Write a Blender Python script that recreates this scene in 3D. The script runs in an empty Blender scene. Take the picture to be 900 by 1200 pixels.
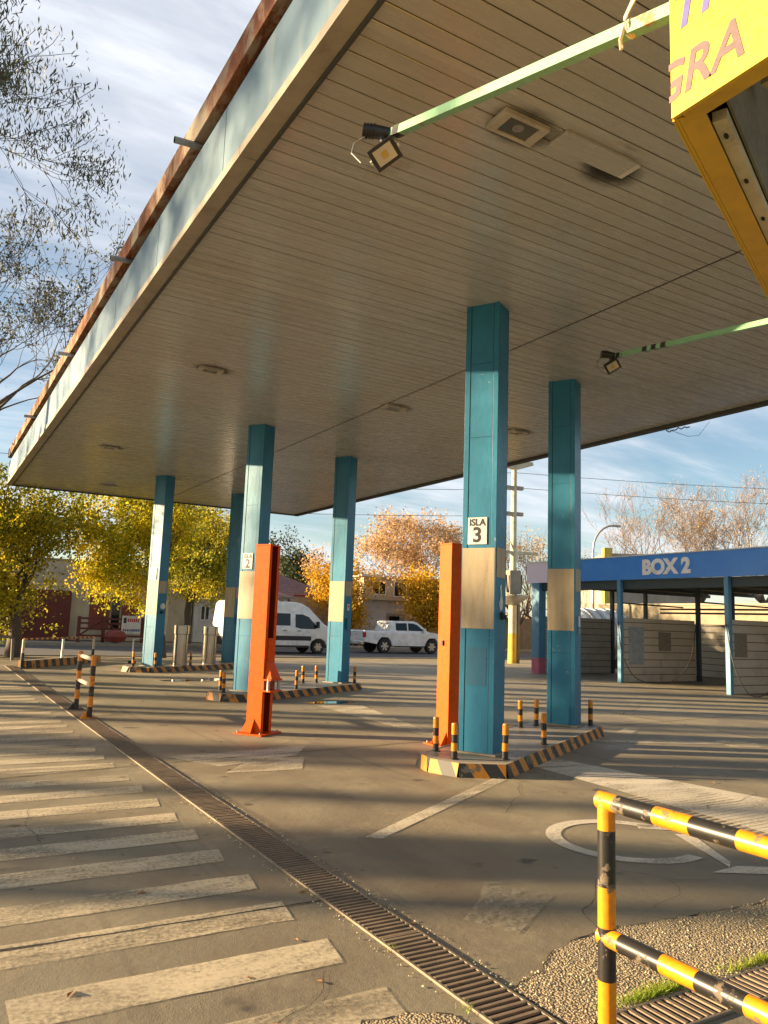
import bpy, bmesh, math, random
import numpy as np
from mathutils import Vector, Matrix
R = math.radians
scene = bpy.context.scene
COL = scene.collection

# ------------------------------------------------------------------ camera
CAM_H = 1.65
yaw, pitch, roll = R(30.324), R(7.989), R(2.014)
fv = Vector((math.sin(yaw)*math.cos(pitch), math.cos(yaw)*math.cos(pitch), math.sin(pitch)))
rv = Vector((math.cos(yaw), -math.sin(yaw), 0)); uv_ = rv.cross(fv)
r2 = math.cos(roll)*rv + math.sin(roll)*uv_; u2 = -math.sin(roll)*rv + math.cos(roll)*uv_
cam_data = bpy.data.cameras.new('camera'); cam = bpy.data.objects.new('camera', cam_data); COL.objects.link(cam)
cam.matrix_world = Matrix(((r2.x, u2.x, -fv.x, 0), (r2.y, u2.y, -fv.y, 0), (r2.z, u2.z, -fv.z, CAM_H), (0, 0, 0, 1)))
cam_data.sensor_fit = 'VERTICAL'; cam_data.sensor_height = 36; cam_data.sensor_width = 27
cam_data.lens = 910/1200*36; cam_data.clip_start = 0.05; cam_data.clip_end = 3000
scene.camera = cam

# ------------------------------------------------------------------ light
SUN_AZ = -60.0      # degrees clockwise from +Y
SUN_EL = 11.3
world = bpy.data.worlds.new('World'); scene.world = world; world.use_nodes = True
wt = world.node_tree; wt.nodes.clear()
def wn(t, **k):
    n = wt.nodes.new(t)
    for a, b in k.items(): setattr(n, a, b)
    return n
wo = wn('ShaderNodeOutputWorld'); bg = wn('ShaderNodeBackground'); bg.inputs[1].default_value = 0.05
sky = wn('ShaderNodeTexSky', sky_type='NISHITA', sun_disc=False, sun_elevation=R(SUN_EL), sun_rotation=R(SUN_AZ), air_density=1.0, dust_density=0.4, ozone_density=1.6)
tc = wn('ShaderNodeTexCoord'); sx = wn('ShaderNodeSeparateXYZ'); wt.links.new(tc.outputs['Generated'], sx.inputs[0])
def wmath(op, a, b=None, clamp=False):
    n = wn('ShaderNodeMath', operation=op, use_clamp=clamp)
    for i, v in enumerate((a, b)):
        if v is None: continue
        if isinstance(v, (int, float)): n.inputs[i].default_value = v
        else: wt.links.new(v, n.inputs[i])
    return n.outputs[0]
dz = wmath('ADD', wmath('MAXIMUM', sx.outputs[2], 0.0), 0.13)
cx = wn('ShaderNodeCombineXYZ'); wt.links.new(wmath('DIVIDE', sx.outputs[0], dz), cx.inputs[0]); wt.links.new(wmath('DIVIDE', sx.outputs[1], dz), cx.inputs[1])
def cloud(scale, rz, sc, detail, lo, hi, off=0.0, rough=0.55):
    m = wn('ShaderNodeMapping'); m.inputs['Rotation'].default_value = (0, 0, R(rz)); m.inputs['Scale'].default_value = sc; m.inputs['Location'].default_value = (off, off*0.7, 0)
    wt.links.new(cx.outputs[0], m.inputs[0])
    n = wn('ShaderNodeTexNoise'); n.inputs['Scale'].default_value = scale; n.inputs['Detail'].default_value = detail; n.inputs['Roughness'].default_value = rough; n.inputs['Distortion'].default_value = 0.25
    wt.links.new(m.outputs[0], n.inputs['Vector'])
    r = wn('ShaderNodeMapRange', interpolation_type='SMOOTHSTEP'); wt.links.new(n.outputs[0], r.inputs[0]); r.inputs[1].default_value = lo; r.inputs[2].default_value = hi
    return r.outputs[0]
c1 = cloud(0.8, 30, (0.7, 1.25, 1), 7, 0.39, 0.63, 2.3)
c2 = cloud(2.6, 28, (0.5, 1.7, 1), 8, 0.36, 0.72, 5.1, 0.6)
c3 = cloud(7.0, 35, (0.35, 1.6, 1), 6, 0.30, 0.75, 1.1, 0.6)
mask = wmath('ADD', wmath('MULTIPLY', c1, 0.62), wmath('MULTIPLY', wmath('MULTIPLY', c2, 0.45), wmath('ADD', c3, 0.35)), True)
mask = wmath('MULTIPLY', mask, 0.93)
mixn = wn('ShaderNodeMix', data_type='RGBA'); wt.links.new(mask, mixn.inputs[0]); wt.links.new(sky.outputs[0], mixn.inputs[6]); mixn.inputs[7].default_value = (5.1, 5.25, 5.6, 1)
wt.links.new(mixn.outputs[2], bg.inputs[0]); wt.links.new(bg.outputs[0], wo.inputs[0])

sun_d = bpy.data.lights.new('sun', 'SUN'); sun_d.energy = 5.0; sun_d.angle = R(0.55); sun_d.color = (1.0, 0.73, 0.42)
sun = bpy.data.objects.new('sun', sun_d); COL.objects.link(sun)
az = R(SUN_AZ); el = R(SUN_EL)
SUNV = Vector((math.sin(az)*math.cos(el), math.cos(az)*math.cos(el), math.sin(el)))
sun.rotation_euler = SUNV.to_track_quat('Z', 'Y').to_euler(); sun.location = SUNV*60
vs = scene.view_settings; vs.view_transform = 'Standard'; vs.look = 'None'; vs.exposure = 2.0; vs.gamma = 1
scene.render.engine = 'CYCLES'
scene.cycles.max_bounces = 6; scene.cycles.diffuse_bounces = 4; scene.cycles.glossy_bounces = 3; scene.cycles.transparent_max_bounces = 12
scene.cycles.use_denoising = True; scene.cycles.sample_clamp_indirect = 6

# ------------------------------------------------------------------ materials
class NT:
    def __init__(s, name):
        s.m = bpy.data.materials.new(name); s.m.use_nodes = True; s.t = s.m.node_tree; s.t.nodes.clear()
        s.out = s.n('ShaderNodeOutputMaterial'); s.p = s.n('ShaderNodeBsdfPrincipled'); s.l(s.p.outputs[0], s.out.inputs[0])
        s.tc = s.n('ShaderNodeTexCoord'); s.obj = s.tc.outputs['Object']
    def n(s, t, **k):
        n = s.t.nodes.new(t)
        for a, b in k.items(): setattr(n, a, b)
        return n
    def l(s, a, b): s.t.links.new(a, b)
    def setin(s, sock, v):
        if hasattr(v, 'is_output'): s.l(v, sock)
        elif isinstance(v, (tuple, list)): sock.default_value = tuple(v) if len(v) != 3 or sock.type != 'RGBA' else (*v, 1)
        else: sock.default_value = v
    def map(s, scale=(1, 1, 1), rot=(0, 0, 0), loc=(0, 0, 0), src=None):
        m = s.n('ShaderNodeMapping'); m.inputs['Scale'].default_value = scale; m.inputs['Rotation'].default_value = rot; m.inputs['Location'].default_value = loc
        s.l(src or s.obj, m.inputs[0]); return m.outputs[0]
    def noise(s, scale, detail=4, rough=0.5, vec=None, dist=0.0):
        n = s.n('ShaderNodeTexNoise'); n.inputs['Scale'].default_value = scale; n.inputs['Detail'].default_value = detail; n.inputs['Roughness'].default_value = rough; n.inputs['Distortion'].default_value = dist
        s.l(vec or s.obj, n.inputs['Vector']); return n.outputs[0]
    def vor(s, scale, vec=None, feature='F1', out=0):
        n = s.n('ShaderNodeTexVoronoi', feature=feature); n.inputs['Scale'].default_value = scale; s.l(vec or s.obj, n.inputs['Vector']); return n.outputs[out]
    def ramp(s, v, lo, hi, a=0.0, b=1.0):
        r = s.n('ShaderNodeMapRange'); r.interpolation_type = 'SMOOTHSTEP'; s.l(v, r.inputs[0]); r.inputs[1].default_value = lo; r.inputs[2].default_value = hi; r.inputs[3].default_value = a; r.inputs[4].default_value = b; return r.outputs[0]
    def mix(s, f, a, b, blend='MIX'):
        n = s.n('ShaderNodeMix', data_type='RGBA', blend_type=blend); s.setin(n.inputs[0], f); s.setin(n.inputs[6], a); s.setin(n.inputs[7], b); return n.outputs[2]
    def math(s, op, a, b=0.0, clamp=False):
        n = s.n('ShaderNodeMath', operation=op, use_clamp=clamp); s.setin(n.inputs[0], a); s.setin(n.inputs[1], b); return n.outputs[0]
    def bump(s, h, strength=0.3, dist=0.01):
        b = s.n('ShaderNodeBump'); b.inputs['Strength'].default_value = strength; b.inputs['Distance'].default_value = dist; s.l(h, b.inputs['Height']); s.l(b.outputs[0], s.p.inputs['Normal'])
    def set(s, color=None, rough=None, metal=None, spec=None, coat=None):
        if color is not None: s.setin(s.p.inputs['Base Color'], color)
        if rough is not None: s.setin(s.p.inputs['Roughness'], rough)
        if metal is not None: s.setin(s.p.inputs['Metallic'], metal)
        if spec is not None: s.p.inputs['Specular IOR Level'].default_value = spec
        if coat is not None: s.p.inputs['Coat Weight'].default_value = coat; s.p.inputs['Coat Roughness'].default_value = 0.12
        return s.m
MC = {}
def worn(name, c, rough=0.5, metal=0.0, dirt=(0.12, 0.10, 0.08), amt=0.35, scale=3.0, bump=0.08, spec=0.5, vstreak=False, c2=None):
    """painted or bare surface with dirt, tonal drift and a little relief"""
    if name in MC: return MC[name]
    N = NT(name)
    v = N.map((3, 3, 0.35)) if vstreak else N.obj
    n1 = N.noise(scale, 6, 0.62, v); n2 = N.noise(scale*9, 3, 0.6)
    base = N.mix(N.ramp(n1, 0.3, 0.7), c, c2 or tuple(x*0.78 for x in c))
    f = N.math('MULTIPLY', N.ramp(N.math('ADD', N.math('MULTIPLY', n1, 0.6), N.math('MULTIPLY', n2, 0.4)), 0.50, 0.72), amt)
    base = N.mix(f, base, dirt)
    N.set(base, N.ramp(n2, 0.3, 0.7, rough*0.85, min(1, rough*1.15)), metal, spec)
    N.bump(n2, bump, 0.01)
    MC[name] = N.m; return N.m
def chip(name, c, under, amt=0.5, rough=0.4, scale=4.0):
    """gloss paint with chips down to another colour"""
    if name in MC: return MC[name]
    N = NT(name)
    n1 = N.noise(scale, 8, 0.7); n2 = N.noise(scale*6, 3, 0.5)
    f = N.ramp(n1, 0.66-amt*0.12, 0.69-amt*0.12)
    base = N.mix(N.ramp(n2, 0.3, 0.75), c, tuple(x*0.82 for x in c))
    N.set(N.mix(f, base, under), N.mix(f, (rough,)*3, (0.8,)*3), 0.0)
    N.bump(N.math('SUBTRACT', N.math('MULTIPLY', n2, 0.25), f), 0.25, 0.003)
    N.p.inputs['Specular IOR Level'].default_value = 0.15 if 'lift' in name else 0.5
    MC[name] = N.m; return N.m

def ground_color(N, P):
    big = N.noise(0.22, 5, 0.6, P); mid = N.noise(1.3, 7, 0.65, P, 0.4); fine = N.noise(14, 5, 0.7, P); grain = N.noise(160, 2, 0.6, P)
    trk = N.noise(0.9, 5, 0.6, N.map((1.0, 0.22, 1), (0, 0, R(-28)), src=P))
    c = N.mix(N.ramp(big, 0.35, 0.65), (0.36, 0.315, 0.215), (0.275, 0.242, 0.17))
    c = N.mix(N.ramp(mid, 0.40, 0.62, 0, 0.6), c, (0.25, 0.20, 0.135))
    c = N.mix(N.ramp(trk, 0.5, 0.68, 0, 0.5), c, (0.19, 0.152, 0.108))
    c = N.mix(N.ramp(fine, 0.55, 0.75, 0, 0.35), c, (0.42, 0.35, 0.23))
    c = N.mix(N.ramp(grain, 0.35, 0.7, 0, 0.30), c, (0.10, 0.085, 0.06))
    ty = N.noise(1.0, 3, 0.5, N.map((3.4, 0.10, 1), (0, 0, R(-12)), src=P)); c = N.mix(N.ramp(ty, 0.60, 0.70, 0, 0.45), c, (0.12, 0.10, 0.08))
    gum = N.vor(2.3, N.map(loc=(2, 5, 0), src=P)); c = N.mix(N.ramp(gum, 0.025, 0.045, 0.8, 0), c, (0.07, 0.06, 0.05))
    lite = N.noise(0.7, 6, 0.7, N.map(loc=(11, 2, 0), src=P)); c = N.mix(N.ramp(lite, 0.56, 0.64, 0, 0.40), c, (0.43, 0.37, 0.25))
    bt = N.n('ShaderNodeTexBrick'); N.l(N.map(rot=(0, 0, R(-4)), loc=(1.3, .2, 0), src=P), bt.inputs['Vector']); bt.inputs['Scale'].default_value = 1; bt.inputs['Brick Width'].default_value = 5.2; bt.inputs['Row Height'].default_value = 4.6
    bt.inputs['Mortar Size'].default_value = 0.0; bt.inputs['Color1'].default_value = (.80, .80, .80, 1); bt.inputs['Color2'].default_value = (1.08, 1.08, 1.08, 1); c = N.mix(1.0, c, bt.outputs[0], 'MULTIPLY')
    pt_ = N.vor(0.33, N.map(loc=(4, 1, 0), src=P), out=1); ps = N.n('ShaderNodeSeparateColor'); N.l(pt_, ps.inputs[0]); c = N.mix(N.ramp(ps.outputs[0], .74, .76, 0, .28), c, (0.15, 0.135, 0.105))
    spots = N.noise(2.6, 3, 0.45, N.map((1, 1, 1), loc=(7, 3, 0), src=P))
    c = N.mix(N.ramp(spots, 0.66, 0.73, 0, 0.75), c, (0.05, 0.045, 0.038))
    return c, big, mid, fine, grain
def wpos(N):
    g = N.n('ShaderNodeNewGeometry'); return g.outputs['Position']
def mk_ground():
    N = NT('concrete_apron'); P = wpos(N)
    c, big, mid, fine, grain = ground_color(N, P)
    wet = N.ramp(N.noise(0.55, 4, 0.5, N.map(loc=(3.1, 9.4, 0), src=P)), 0.60, 0.70)
    N.set(c, N.math('SUBTRACT', N.ramp(mid, 0.3, 0.7, 0.80, 0.55), N.math('MULTIPLY', wet, 0.12)), 0, 0.35)
    h = N.math('ADD', N.math('MULTIPLY', fine, 0.7), N.math('MULTIPLY', grain, 0.35)); N.bump(h, 0.5, 0.012); return N.m
def mk_paint(name, col, lo, hi, seed=0):
    """road paint worn through to the slab (transparent where worn)"""
    N = NT(name); P = wpos(N)
    n1 = N.noise(3.2, 6, 0.7, N.map(loc=(seed, seed*2, 0), src=P)); n2 = N.noise(38, 4, 0.7, P); n3 = N.noise(0.8, 3, 0.5, N.map(loc=(seed*3, 0, 0), src=P))
    n4 = N.noise(1.5, 5, 0.65, N.map((0.6, 1.6, 1), loc=(seed*5, 3, 0), src=P), 0.6)
    f = N.math('ADD', N.math('ADD', N.math('MULTIPLY', n1, 0.22), N.math('MULTIPLY', n2, 0.26)), N.math('ADD', N.math('MULTIPLY', n3, 0.12), N.math('MULTIPLY', n4, 0.40)))
    f = N.ramp(f, lo, hi, 0, 0.88)
    N.set(N.mix(N.ramp(n1, 0.3, 0.7), col, tuple(x*0.75 for x in col)), 0.75, 0, 0.3)
    tr = N.n('ShaderNodeBsdfTransparent'); mx = N.n('ShaderNodeMixShader'); N.l(f, mx.inputs[0]); N.l(tr.outputs[0], mx.inputs[1]); N.l(N.p.outputs[0], mx.inputs[2]); N.l(mx.outputs[0], N.out.inputs[0])
    N.bump(n2, 0.12, 0.003)
    return N.m
def mk_aggregate():
    N = NT('exposed_aggregate'); P = wpos(N)
    v = N.vor(74, P); vc = N.vor(74, P, out=1); n = N.noise(6, 5, 0.6, P)
    sep = N.n('ShaderNodeSeparateColor'); N.l(vc, sep.inputs[0])
    c = N.mix(sep.outputs[0], (0.24, 0.19, 0.125), (0.46, 0.375, 0.25)); c = N.mix(N.ramp(v, 0.35, 0.75), c, (0.17, 0.14, 0.09)); c = N.mix(N.ramp(n, 0.42, 0.62, 0, 0.75), c, (0.33, 0.27, 0.17))
    N.set(c, 0.85, 0, 0.3); N.bump(N.math('SUBTRACT', N.math('MULTIPLY', n, 0.9), v), 0.8, 0.014); return N.m
def mk_ceiling():
    N = NT('ceiling_plank_paint'); P = wpos(N)
    st = N.noise(1.0, 2, 0.5, N.map((0.05, 5.7, 1), src=P)); st2 = N.noise(0.5, 5, 0.6, P); st3 = N.noise(5, 5, 0.7, N.map((0.4, 3, 1), src=P))
    c = N.mix(N.ramp(st, 0.3, 0.7), (0.43, 0.435, 0.415), (0.40, 0.405, 0.385)); c = N.mix(N.ramp(st2, 0.45, 0.7, 0, 0.4), c, (0.34, 0.30, 0.235)); c = N.mix(N.ramp(st3, 0.6, 0.85, 0, 0.15), c, (0.30, 0.26, 0.20))
    st4 = N.noise(1.1, 7, 0.7, N.map((0.9, 0.5, 1), loc=(3, 8, 0), src=P)); c = N.mix(N.ramp(st4, 0.60, 0.72, 0, 0.45), c, (0.27, 0.21, 0.14)); st5 = N.noise(1.0, 1, 0.5, N.map((0.0, 5.7, 0), loc=(0, .5, 0), src=P)); c = N.mix(N.ramp(st5, 0.62, 0.66, 0, 0.25), c, (0.58, 0.57, 0.52))
    N.set(c, N.ramp(st3, 0.3, 0.7, 0.20, 0.32), 0, 0.6); N.bump(N.noise(2.2, 3, 0.5, N.map((0.25, 1.6, 1), src=P)), 0.12, 0.02); return N.m
def mk_rust():
    N = NT('rusted_trim'); P = wpos(N)
    v = N.map((3, 1, 0.5), src=P); n1 = N.noise(2.2, 8, 0.7, v, 0.6); n2 = N.noise(0.6, 4, 0.6, P)
    f = N.ramp(N.math('ADD', N.math('MULTIPLY', n1, 0.7), N.math('MULTIPLY', n2, 0.3)), 0.42, 0.56)
    c = N.mix(f, (0.36, 0.30, 0.22), N.mix(N.ramp(n1, 0.4, 0.7), (0.30, 0.10, 0.035), (0.12, 0.045, 0.02)))
    N.set(c, 0.75, 0.1, 0.3); N.bump(n1, 0.3, 0.01); return N.m
def mk_fascia():
    N = NT('fascia_blue_panel'); P = wpos(N)
    st = N.noise(2.0, 6, 0.65, N.map((1, 2.2, 0.25), src=P)); n = N.noise(0.7, 4, 0.6, P)
    c = N.mix(N.ramp(n, 0.35, 0.65), (0.155, 0.245, 0.32), (0.125, 0.21, 0.285)); c = N.mix(N.ramp(st, 0.5, 0.75, 0, 0.5), c, (0.30, 0.32, 0.30))
    N.set(c, 0.42, 0, 0.45); N.bump(st, 0.08, 0.02); return N.m
def mk_column(name='column_teal_cladding', col=(0.024, 0.185, 0.310), col2=(0.017, 0.140, 0.240)):
    N = NT(name); P = wpos(N)
    v = N.noise(1.6, 5, 0.6, N.map((1.2, 1.2, 0.6), src=P)); f = N.noise(22, 3, 0.6, P); sc = N.noise(9, 6, 0.75, N.map((4, 4, 0.4), src=P))
    c = N.mix(N.ramp(v, 0.35, 0.65), col, col2); c = N.mix(N.ramp(sc, 0.60, 0.78, 0, 0.5), c, (0.16, 0.22, 0.20))
    ch = N.noise(5.5, 8, 0.78, N.map((1, 1, 0.5), src=P)); c = N.mix(N.ramp(ch, 0.655, 0.675, 0, 0.9), c, (0.20, 0.085, 0.035)); c = N.mix(N.ramp(N.noise(3.1, 7, 0.75, N.map(loc=(4, 1, 2), src=P)), 0.66, 0.675, 0, 0.8), c, (0.36, 0.40, 0.36))
    N.set(c, N.ramp(f, 0.3, 0.7, 0.36, 0.48), 0, 0.34); N.bump(N.math('ADD', N.math('MULTIPLY', v, 1.5), N.math('MULTIPLY', f, 0.06)), 0.25, 0.02); return N.m
def mk_leaf(name, cols, trans=0.35, rough=0.6):
    N = NT(name); g = N.n('ShaderNodeNewGeometry'); rnd = g.outputs['Random Per Island']
    big = N.noise(0.55, 3, 0.5, g.outputs['Position'])
    v = N.math('ADD', N.math('MULTIPLY', rnd, 0.55), N.ramp(big, 0.3, 0.7, 0, 0.45))
    cr = N.n('ShaderNodeValToRGB'); N.l(v, cr.inputs[0]); e = cr.color_ramp.elements
    while len(e) < len(cols): e.new(0.5)
    for i, c in enumerate(cols): e[i].position = i/(len(cols)-1); e[i].color = (*c, 1)
    N.set(cr.outputs[0], rough, 0, 0.25)
    t = N.n('ShaderNodeBsdfTranslucent'); N.l(cr.outputs[0], t.inputs[0]); mx = N.n('ShaderNodeMixShader'); mx.inputs[0].default_value = trans
    N.l(N.p.outputs[0], mx.inputs[1]); N.l(t.outputs[0], mx.inputs[2]); N.l(mx.outputs[0], N.out.inputs[0]); return N.m
def mk_block(name, c1, c2, mortar, bw=0.4, bh=0.2, axis='X'):
    """block courses drawn in the wall plane"""
    N = NT(name); P = wpos(N); s = N.n('ShaderNodeSeparateXYZ'); N.l(P, s.inputs[0]); cb = N.n('ShaderNodeCombineXYZ')
    N.l(s.outputs[0 if axis == 'X' else 1], cb.inputs[0]); N.l(s.outputs[2], cb.inputs[1])
    b = N.n('ShaderNodeTexBrick'); N.l(cb.outputs[0], b.inputs['Vector']); b.inputs['Scale'].default_value = 1; b.inputs['Brick Width'].default_value = bw; b.inputs['Row Height'].default_value = bh
    b.inputs['Mortar Size'].default_value = 0.012; b.inputs['Color1'].default_value = (*c1, 1); b.inputs['Color2'].default_value = (*c2, 1); b.inputs['Mortar'].default_value = (*mortar, 1)
    n = N.noise(2.0, 6, 0.65, P); c = N.mix(N.ramp(n, 0.45, 0.75, 0, 0.5), b.outputs[0], tuple(x*0.4 for x in c1))
    N.set(c, 0.85, 0, 0.3); N.bump(N.math('SUBTRACT', 1.0, b.outputs[1]), 0.4, 0.01); return N.m
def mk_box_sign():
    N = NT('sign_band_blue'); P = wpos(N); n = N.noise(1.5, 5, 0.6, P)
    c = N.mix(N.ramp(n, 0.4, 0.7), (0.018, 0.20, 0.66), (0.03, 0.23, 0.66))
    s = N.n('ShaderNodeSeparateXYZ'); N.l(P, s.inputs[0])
    cl = N.noise(1.1, 5, 0.55, P)   # mauve-white blotches fading into the blue at the end of the band
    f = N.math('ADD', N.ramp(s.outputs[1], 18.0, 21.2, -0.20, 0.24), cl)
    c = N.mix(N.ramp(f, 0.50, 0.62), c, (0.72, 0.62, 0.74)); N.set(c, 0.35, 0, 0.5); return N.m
GROUND = mk_ground(); AGG = mk_aggregate(); CEIL = mk_ceiling(); RUST = mk_rust(); FASC = mk_fascia(); TEAL = mk_column()
CROSS = mk_paint('crosswalk_paint', (0.68, 0.585, 0.41), 0.385, 0.58, 1.0)
FADED = mk_paint('faded_marking_paint', (0.78, 0.70, 0.54), 0.38, 0.60, 4.0)
SYMB = mk_paint('symbol_paint', (0.78, 0.72, 0.60), 0.34, 0.56, 7.0)
PATCHC = mk_paint('rough_patch_cement', (0.42, 0.38, 0.29), 0.44, 0.60, 9.0)
DARK = worn('dark_gap', (0.012, 0.011, 0.010), 0.9)
ASPH = worn('road_asphalt', (0.085, 0.082, 0.08), 0.85, amt=0.4, scale=0.6, bump=0.3, c2=(0.065, 0.063, 0.062))
DIRT = worn('verge_soil', (0.26, 0.20, 0.12), 0.95, amt=0.5, scale=1.4, bump=0.4, c2=(0.17, 0.15, 0.07))
KERB = worn('kerb_concrete', (0.30, 0.27, 0.21), 0.85, scale=2)
YEL = chip('safety_yellow_paint', (0.70, 0.245, 0.008), (0.16, 0.11, 0.06), 0.85, 0.32, 6)
BLK = chip('safety_black_paint', (0.018, 0.017, 0.016), (0.13, 0.10, 0.065), 0.85, 0.36, 6)
YEL2 = chip('kerb_yellow_paint', (0.54, 0.205, 0.012), (0.14, 0.11, 0.07), 0.75, 0.6, 5)
BLK2 = chip('kerb_black_paint', (0.026, 0.025, 0.024), (0.13, 0.11, 0.08), 0.6, 0.6, 5)
ORG = chip('lift_orange_paint', (0.62, 0.085, 0.001), (0.30, 0.07, 0.03), -0.4, 0.5, 3)
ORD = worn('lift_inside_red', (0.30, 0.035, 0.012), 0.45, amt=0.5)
BEIGE = worn('bare_primer_beige', (0.42, 0.34, 0.21), 0.55, amt=0.35, scale=5, vstreak=True, c2=(0.34, 0.27, 0.17))
WHT = worn('plate_white', (0.70, 0.69, 0.64), 0.5, amt=0.2)
INK = worn('lettering_black', (0.015, 0.015, 0.015), 0.5)
STEEL = worn('brushed_steel', (0.44, 0.42, 0.38), 0.16, 1.0, amt=0.15, vstreak=True)
GALV = worn('galvanised_metal', (0.40, 0.39, 0.37), 0.5, 0.7, amt=0.4)
IRON = worn('grate_iron', (0.24, 0.185, 0.13), 0.7, 0.3, amt=0.5, scale=8)
IRONE = worn('grate_edge_iron', (0.24, 0.20, 0.15), 0.6, 0.4, amt=0.4, scale=8)
GREEN = chip('arm_green_paint', (0.20, 0.42, 0.24), (0.30, 0.16, 0.08), 0.45, 0.45, 7)
BPL = worn('black_plastic', (0.02, 0.02, 0.02), 0.4, amt=0.2)
SIGNY = worn('sign_yellow_face', (0.62, 0.375, 0.005), 0.45, amt=0.03, c2=(0.60, 0.36, 0.005))
SIGNF = worn('sign_yellow_frame', (0.62, 0.36, 0.012), 0.45, amt=0.15)
MAUVE = worn('sign_letter_mauve', (0.10, 0.055, 0.06), 0.5, amt=0.05)
VIOL = worn('sign_letter_violet', (0.07, 0.06, 0.25), 0.5, amt=0.05)
WOOD = worn('batten_wood', (0.55, 0.48, 0.30), 0.7, amt=0.4, scale=6)
BARK = worn('tree_bark', (0.11, 0.085, 0.06), 0.9, amt=0.5, scale=5, bump=0.5)
BARKG = worn('pale_bark', (0.20, 0.15, 0.115), 0.85, amt=0.4, scale=5, bump=0.4)
GLASS = worn('dark_glass', (0.012, 0.014, 0.015), 0.06, amt=0.05, bump=0.0, spec=0.35)
CARW = worn('car_white_paint', (0.82, 0.81, 0.79), 0.22, amt=0.08, bump=0.0, spec=0.6)
RUB = worn('tyre_rubber', (0.02, 0.02, 0.02), 0.8)
RIM = worn('alloy_rim', (0.5, 0.5, 0.5), 0.3, 0.8)
TRIM = worn('car_black_trim', (0.02, 0.02, 0.021), 0.55)
CHROME = worn('chrome', (0.7, 0.7, 0.7), 0.15, 1.0, amt=0.05)
REDL = worn('tail_lamp_red', (0.50, 0.012, 0.012), 0.15, amt=0.0)

# ------------------------------------------------------------------ mesh helpers
class MB:
    def __init__(s): s.v = []; s.f = []; s.mi = []; s.mats = []
    def m(s, mat):
        if mat not in s.mats: s.mats.append(mat)
        return s.mats.index(mat)
    def add(s, vs_, fs, mat, M=None):
        b = len(s.v); i = s.m(mat)
        for p in vs_:
            p = Vector(p)
            s.v.append(tuple(M @ p) if M is not None else tuple(p))
        for f in fs: s.f.append(tuple(b+k for k in f)); s.mi.append(i)
        return s
    def box(s, c, d, mat, rz=0.0, M=None):
        x, y, z = (k/2 for k in d); P = [(a*x, b*y, e*z) for a in (-1, 1) for b in (-1, 1) for e in (-1, 1)]
        T = Matrix.Translation(c) @ Matrix.Rotation(rz, 4, 'Z')
        if M is not None: T = M @ T
        return s.add(P, [(0, 1, 3, 2), (4, 6, 7, 5), (0, 4, 5, 1), (2, 3, 7, 6), (0, 2, 6, 4), (1, 5, 7, 3)], mat, T)
    def span(s, lo, hi, mat, M=None):
        return s.box([(a+b)/2 for a, b in zip(lo, hi)], [b-a for a, b in zip(lo, hi)], mat, 0, M)
    def prism(s, poly, z0, z1, mat, M=None, grow=0.0):
        n = len(poly); cx_ = sum(p[0] for p in poly)/n; cy_ = sum(p[1] for p in poly)/n
        lo = []
        for p in poly:
            d = math.hypot(p[0]-cx_, p[1]-cy_) or 1; lo.append((p[0]+(p[0]-cx_)/d*grow, p[1]+(p[1]-cy_)/d*grow, z0))
        return s.add(lo+[(p[0], p[1], z1) for p in poly], [tuple(range(n-1, -1, -1)), tuple(range(n, 2*n))]+[(i, (i+1) % n, n+(i+1) % n, n+i) for i in range(n)], mat, M)
    def tube(s, pts, rad, mat, n=8, cap=True, M=None):
        pts = [Vector(p) for p in pts]; rs = rad if isinstance(rad, (list, tuple)) else [rad]*len(pts)
        V = []; up = None
        for i, p in enumerate(pts):
            t = (pts[min(i+1, len(pts)-1)]-pts[max(i-1, 0)])
            if t.length < 1e-9: t = Vector((0, 0, 1))
            t.normalize()
            if up is None: up = Vector((0, 0, 1)) if abs(t.z) < 0.9 else Vector((1, 0, 0))
            a = t.cross(up).normalized(); b = a.cross(t).normalized(); up = b if abs(b.dot(t)) < 0.9 else up
            for k in range(n):
                w = 2*math.pi*k/n; V.append(p+(a*math.cos(w)+b*math.sin(w))*rs[i])
        F = [(i*n+k, i*n+(k+1) % n, (i+1)*n+(k+1) % n, (i+1)*n+k) for i in range(len(pts)-1) for k in range(n)]
        if cap: F += [tuple(range(n-1, -1, -1)), tuple((len(pts)-1)*n+k for k in range(n))]
        return s.add(V, F, mat, M)
    def lathe(s, prof, mat, n=20, M=None):
        V = [(r*math.cos(2*math.pi*k/n), r*math.sin(2*math.pi*k/n), z) for r, z in prof for k in range(n)]
        F = [(i*n+k, i*n+(k+1) % n, (i+1)*n+(k+1) % n, (i+1)*n+k) for i in range(len(prof)-1) for k in range(n)]
        F += [tuple(range(n-1, -1, -1)), tuple((len(prof)-1)*n+k for k in range(n))]
        return s.add(V, F, mat, M)
    def quad(s, a, b, c, d, mat): return s.add([a, b, c, d], [(0, 1, 2, 3)], mat)
    def build(s, name, parent=None, bevel=0.0, smooth=False, label=None, cat=None, group=None, kind=None):
        me = bpy.data.meshes.new(name); me.from_pydata(s.v, [], s.f)
        for m_ in s.mats: me.materials.append(m_)
        me.polygons.foreach_set('material_index', s.mi)
        if smooth: me.shade_smooth() if hasattr(me, 'shade_smooth') else me.polygons.foreach_set('use_smooth', [True]*len(s.f))
        me.update(); o = bpy.data.objects.new(name, me); COL.objects.link(o)
        if smooth: me.set_sharp_from_angle(angle=R(38))
        if parent is not None: o.parent = parent
        if bevel:
            b = o.modifiers.new('bevel', 'BEVEL'); b.width = bevel; b.segments = 2; b.limit_method = 'ANGLE'; b.angle_limit = R(40); b.harden_normals = False
        tag(o, label, cat, group, kind); return o
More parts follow.
